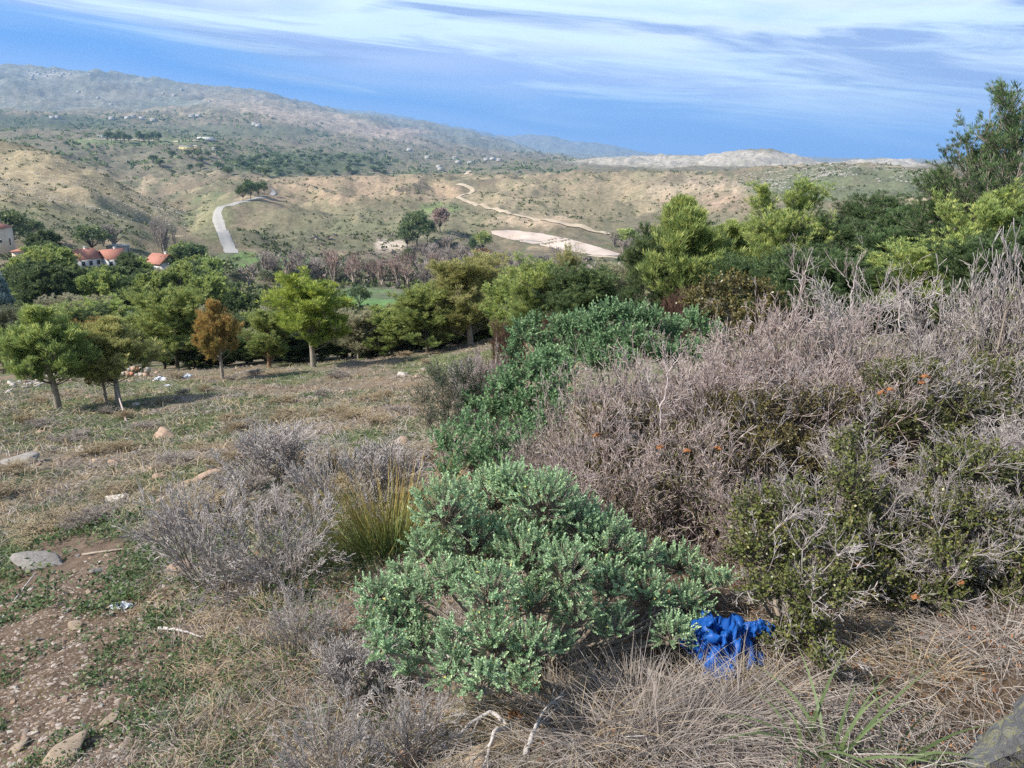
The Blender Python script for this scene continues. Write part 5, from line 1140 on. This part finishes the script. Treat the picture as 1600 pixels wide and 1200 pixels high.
herbs('ground_herbs', 'low dark green herbs creeping over the soil', m_herb, 12000, 41, 1.8, 9, lambda px, py, r, x, y, g: (px < 640)&(fbm(x/.5, y/.5, 3, 8)+ss(px, 100, 260)*.35+g.random(len(px))*.5 > .42+.5*(pathm(px, py, x, y) > .75)), 12, .017, .010)
herbs('yellow_moss', 'yellow green moss patches by the path', leafmat('moss', [(.10, .10, .015), (.2, .19, .03), (.3, .27, .05)], .1), 1300, 43, 1.8, 5, lambda px, py, r, x, y, g: (px < 460)&(fbm(x/.35, y/.35, 3, 18) > .42), 14, .007, .006)
herbs('leaf_litter', 'dead brown leaves and bits on the soil under the shrubs', m_brownleaf, 2600, 42, 1.7, 6, lambda px, py, r, x, y, g: (px > 420)&(g.random(len(px)) < .9), 5, .014, .008)
def litter_twigs(name, label, n, seed, mask, L, R):
    g, P, r = spread(n, seed, 1.7, 7, mask); n = len(P); a = g.random(n)*6.28; D = np.stack([np.cos(a), np.sin(a), g.normal(size=n)*.25], 1)
    ln = L*g.uniform(.4, 1.3, n)[:, None]; A = P+[0, 0, .01]+UP*(g.random(n)**2*.06)[:, None]; B = A+D*ln*.5; C_ = B+norm(D+g.normal(size=(n, 3))*.4)*ln*.5
    mb = MB(); t = g.random(n); mb.prisms(A, B, R, R*.8, t); mb.prisms(B, C_, R*.8, R*.4, t)
    return tag(mb.build(name, m_drygrey), label, 'twigs', kind='stuff')
litter_twigs('fallen_twigs', 'fallen dead twigs matted on the ground under the shrubs', 9000, 51, lambda px, py, r, x, y, g: (px > 380), .16, .0018)
litter_twigs('path_twigs', 'thin dead stalks fallen on the path', 700, 52, lambda px, py, r, x, y, g: (px <= 380), .13, .0015)

# ------------------------------------------------------------ litter, bag, dead branches
def crumple(name, p, w_, d_, h_, m, label, seed, cat='bag', n=46, rz=0.0, fs=1.0):
    g = np.random.default_rng(seed); u, v = np.meshgrid(np.linspace(-1, 1, n), np.linspace(-1, 1, n), indexing='ij'); o = g.random(2)*40
    rr = np.clip(1-(np.abs(u)**2.4+np.abs(v)**2.4)*.55, 0, 1)
    fold = (1-np.abs(fbm(u*2.2*fs+o[0]+v*.8, v*.9*fs+o[1], 4, seed, .5))*2.4)
    X_ = u*w_/2*(1+.25*fbm(u*1.3+3, v*1.3+o[0], 3, seed+1)); Yv = v*d_/2*(1+.25*fbm(u*1.3+o[1], v*1.3, 3, seed+2)); Zv = h_*(rr*.55+rr*fold*.6)
    rag = 1+.5*fbm(np.arctan2(v, u)*1.3+o[0], v*0+1.7, 3, seed+8); X_ = X_*rag; Yv = Yv*rag; X_ = X_+h_*.35*fbm(u*2.4, v*2.4+9, 3, seed+4); Yv = Yv+h_*.35*fbm(u*2.4+5, v*2.4, 3, seed+5)
    V = np.stack([X_, Yv, Zv], -1).reshape(-1, 3); q = [[i*n+j, (i+1)*n+j, (i+1)*n+j+1, i*n+j+1] for i in range(n-1) for j in range(n-1)]
    e = MB().add(V, q).build(name, m, smooth=True); e.location = p; e.rotation_euler = (0, 0, rz); tag(e, label, cat); 
    so = e.modifiers.new('thickness', 'SOLIDIFY'); so.thickness = .0015
    return e
m_blue = leafmat('blue_plastic', [(.012, .10, .40), (.02, .15, .56)], .35, .48, .4, 0)
m_whitep = leafmat('white_plastic', [(.62, .68, .76), (.78, .80, .84)], .2, .35, .5, 0)
p = hit(1150, 1052); crumple('blue_bag', p+[-.02, .12, -.02], .24, .24, .20, m_blue, 'crumpled bright blue plastic bag caught under the shrubs', 3, rz=.5, fs=.55)
p = hit(1100, 1040); crumple('blue_bag_scrap', p+[0, .03, .04], .12, .12, .08, m_blue, 'torn blue plastic scrap left of the crumpled blue bag', 6, 'scrap', fs=.6)
p = hit(1190, 1020); crumple('blue_bag_scrap', p+[0, .03, .08], .12, .06, .05, m_blue, 'narrow blue plastic scrap right of the crumpled blue bag', 9, 'scrap', fs=.6)
p = hit(188, 950); crumple('white_bag', p, .13, .07, .035, m_whitep, 'crumpled white plastic bag on the edge of the path', 4)
for px, py, w_, lb in [(285, 590, 22, 'white plastic litter, right one of two below the deep green pine'), (250, 594, 20, 'white plastic litter, left one of two below the deep green pine'), (262, 603, 9, 'small white scrap of litter between the two larger ones')]:
    p = hit(px, py); W_ = px_h(p, w_); crumple('white_litter', p, W_, W_*.6, W_*.3, m_whitep, lb, int(px), 'litter', 16)
def branch(pts, rpx, label, seed, m=m_twiggrey, name='dead_branch', twn=8, tl=.08):
    global rng
    keep = rng; rng = np.random.default_rng(seed); W3 = []
    for px, py, up in pts: q = hit(px, py); W3.append(q+[0, 0, up])
    W3 = np.array(W3); root = W3[0].copy(); e = empty(name, root); tag(e, label, 'branch'); t = np.linspace(0, 1, len(W3)); tt_ = np.linspace(0, 1, len(W3)*5)
    P = np.stack([np.interp(tt_, t, W3[:, j]) for j in range(3)], 1)-root; P[1:-1] = (P[:-2]+P[1:-1]+P[2:])/3; P += rng.normal(size=P.shape)*.0015
    d = px_h(root, 1); MB().tube(P, rpx*.75*d*(1-.7*tt_), 7, .7).build('stem', m, e)
    if twn:
        i = rng.integers(len(P)//2, len(P), twn); D = norm(norm(np.gradient(P, axis=0))[i]+rdir(twn)*.6); P0, P1, R0, R1, lev, tip, td = grow(P[i], D, tl, rpx*d*.3, 3, 3, .5, up=-.02, jit=.2, rmin=.001)
        MB().prisms(P0, P1, R0, R1, .6).build('twigs', m, e)
    rng = keep; return e
branch([(800, 1150, .02), (770, 1135, .07), (730, 1150, .05), (700, 1185, .01)], 6, 'crooked dead branch reaching left from the brown leaves at the bottom', 1)
branch([(795, 1150, .03), (775, 1165, .07), (765, 1185, .05), (758, 1210, .02)], 6, 'crooked dead branch hanging down to the bottom edge', 2)
branch([(820, 1185, .01), (835, 1160, .06), (855, 1135, .09)], 7, 'thick dead branch leaning right beside the dry straw', 3)
branch([(570, 1055, .10), (620, 1050, .14), (700, 1052, .10)], 5, 'pale horizontal dead branch under the left lobe of the foreground shrub', 4)
branch([(0, 975, .01), (30, 935, .03), (58, 900, .04)], 4, 'thin pale stick lying at the left edge', 5, twn=0)
branch([(250, 985, .015), (285, 990, .02), (315, 998, .01)], 4, 'short grey stick right of the pale flat stone', 6, twn=0)
branch([(130, 868, .01), (180, 862, .02), (215, 858, .01)], 3, 'dark thin stick across the upper path', 7, m_stem, twn=0)
branch([(198, 660, .0), (190, 645, .4), (186, 635, .55)], 2.5, 'thin leaning stake below the twin brown pines', 8, m_thorn, twn=0, name='wooden_stake')
# curled brown leaves under the foreground shrub
for px, py, s_, lb in [(835, 1092, .045, 'large curled orange brown dead leaf under the foreground shrub'), (812, 1080, .03, 'smaller curled brown dead leaf left of the largest one'), (805, 1140, .03, 'brown dead leaf at the fork of the crooked branches')]:
    p = hit(px, py)+[0, 0, .06]; crumple('dead_leaf', p, s_*1.6, s_, s_*.8, m_brownleaf, lb, int(px), 'leaf', 12)
# scattered orange leaves in the thicket
for k, (px, py, Y) in enumerate([(932, 682, 4.0), (1032, 700, 4.0), (1074, 706, 3.95), (1122, 702, 3.9), (1390, 610, 4.2), (1440, 600, 4.2), (1378, 615, 4.1), (1445, 590, 4.2), (1345, 885, 3.1), (1500, 912, 3.1), (1430, 935, 3.0)]):
    z = topz(py, Y); d = Y*cp-(z-CZ)*sp; crumple('orange_leaf', ((px-800)/F*d, Y, z), .04, .03, .02, m_brownleaf, 'curled orange leaf caught in the twigs of the right hand thicket', 60+k, 'leaf', 8)['group'] = 'orange leaves caught in the thicket'

# ------------------------------------------------------------ tipped trough, rubble bank, low wall, fence
m_brick = plainmat('brick_red', (.34, .14, .09), (.48, .24, .15), 6, bump=.4)
p = hit(578, 552); e = empty('tipped_trough', p, .35); tag(e, 'tipped grey trough with a brick red base on the brow of the slope', 'trough')
w_ = px_h(p, 44)
MB().box((0, 0, w_*.08), (w_*.8, w_*.4, w_*.18)).build('base', m_brick, e)
V = []; n = 14
for i in range(n):
    a = pi*i/(n-1)
    for x in (-w_*.5, w_*.5): V += [(x, -cos(a)*w_*.24, w_*.16+sin(a)*w_*.16+x*.12)]
for i in range(n):
    a = pi*i/(n-1)
    for x in (-w_*.5, w_*.5): V += [(x, -cos(a)*w_*.20, w_*.13+sin(a)*w_*.14+x*.12)]
q = [[2*i, 2*i+1, 2*i+3, 2*i+2] for i in range(n-1)]+[[2*n+2*i, 2*n+2*i+2, 2*n+2*i+3, 2*n+2*i+1] for i in range(n-1)]+[[2*i, 2*i+2, 2*n+2*i+2, 2*n+2*i] for i in range(n-1)]+[[2*i+1, 2*n+2*i+1, 2*n+2*i+3, 2*i+3] for i in range(n-1)]
MB().add(V, q).build('shell', m_conc, e)
MB().box((w_*.5, -w_*.12, w_*.12), (w_*.09, w_*.12, w_*.22), .3).build('end_block', m_brick, e)
GR = 'broken stones of the rubble bank'
for k in range(60):
    f = rng.random(); stone(15+125*f+rng.normal()*4, 606-28*f+rng.normal()*4, rng.uniform(5, 14), m_stone_w if rng.random() < .7 else m_stone_g, 'broken pale stone in the rubble bank behind the leftmost pine', GR, int(rng.integers(0, 8)))
p = hit(212, 588); d = px_h(p, 1); e = empty('low_wall', p, -.25); tag(e, 'short low wall of orange and white blocks left of the white litter', 'wall')
for i in range(6):
    for j in range(2): MB().box(((i-2.5)*8*d+j*3*d, 0, (4+j*8)*d), (7.6*d, 6*d, 7.4*d), rng.normal()*.04).build('block', [m_stone_w, m_conc, m_brick, m_stone_o][(i*3+j) % 4], e)
e0 = base(-60, 52); e1 = base(34, 48)
e = empty('wire_fence', e0); tag(e, 'dark wire fence at the left edge behind the rubble bank', 'fence'); hh = 1.9
m_rust_ = plainmat('rusty_iron', (.10, .06, .04), (.18, .11, .07), 5)
for i in range(9):
    q_ = e0+(e1-e0)*i/8; q_[2] = float(H(q_[0], q_[1])); MB().tube([q_-e0-[0, 0, .2], q_-e0+[0, 0, hh]], [.035, .03], 6).build('post', m_rust_, e)
mb = MB()
for j in range(9): mb.tube([np.array([(e1-e0)[0]*i/8, (e1-e0)[1]*i/8, float(H(*(e0+(e1-e0)*i/8)[:2]))-e0[2]+.1+j*.21]) for i in range(9)], .008, 4)
for j in range(60):
    q_ = (e1-e0)*j/59; q_[2] = float(H(*(e0+q_)[:2]))-e0[2]; mb.tube([q_+[0, 0, .1], q_+[0, 0, 1.8]], .006, 4)
mb.build('mesh_panel', m_rust_, e)
# scorched dark red stems at the end of the brow
for px, Y, ty, w_, lb in [(790, 11.5, 505, 46, 'dark red scorched stems beside the pale leafy shoot'), (1060, 20, 452, 40, 'dark red scorched stems at the foot of the black trunked pines'), (855, 13, 500, 36, 'small dark red scorched bush behind the green row')]:
    thorn(px, Y, ty, w_*1.6, 1, leafmat('scorched_red', [(.06, .03, .02), (.12, .065, .045), (.18, .11, .08)], 0, .9) if 'scorched_red' not in bpy.data.materials else bpy.data.materials['scorched_red'], lb, 'fine', 'scorched_bush')
# pale yellow-green sprigs near the right edge
m_sprig = leafmat('yellow_green_sprig', [(.10, .12, .04), (.2, .22, .07), (.32, .33, .11)], .3)
L9 = lobes_px([(1530, 500, 34, .1), (1575, 470, 34, .2), (1560, 540, 38, .0), (1510, 545, 32, .0), (1600, 520, 34, .1)], 5.3)
lobed_shrub('yellow_green_shrub', root_of(L9), L9, 9, 9, .03, .008, m_sprig, 'sparse yellow green sprigs among the grey upright twigs', 77)

# ------------------------------------------------------------ air
hz = MB(); bx = 15800.0; lo_, hi2 = float(ZT.min())-2, float(ZT.max())+60
hz.box((0, 0, (lo_+hi2)/2), (2*bx, 2*bx, hi2-lo_))
mh = bpy.data.materials.new('haze_air'); mh.use_nodes = True; t = NT(mh.node_tree); t.n.remove(t.n['Principled BSDF'])
pv = t.node('ShaderNodeVolumePrincipled'); pv.inputs['Density'].default_value = 9e-5; pv.inputs['Color'].default_value = (.34, .60, 1, 1); pv.inputs['Anisotropy'].default_value = 0.0
t.link(pv.outputs[0], t.n['Material Output'].inputs['Volume'])
tag(hz.build('haze', mh), kind='stuff')['label'] = 'thin bluish haze over the valley and mountains'
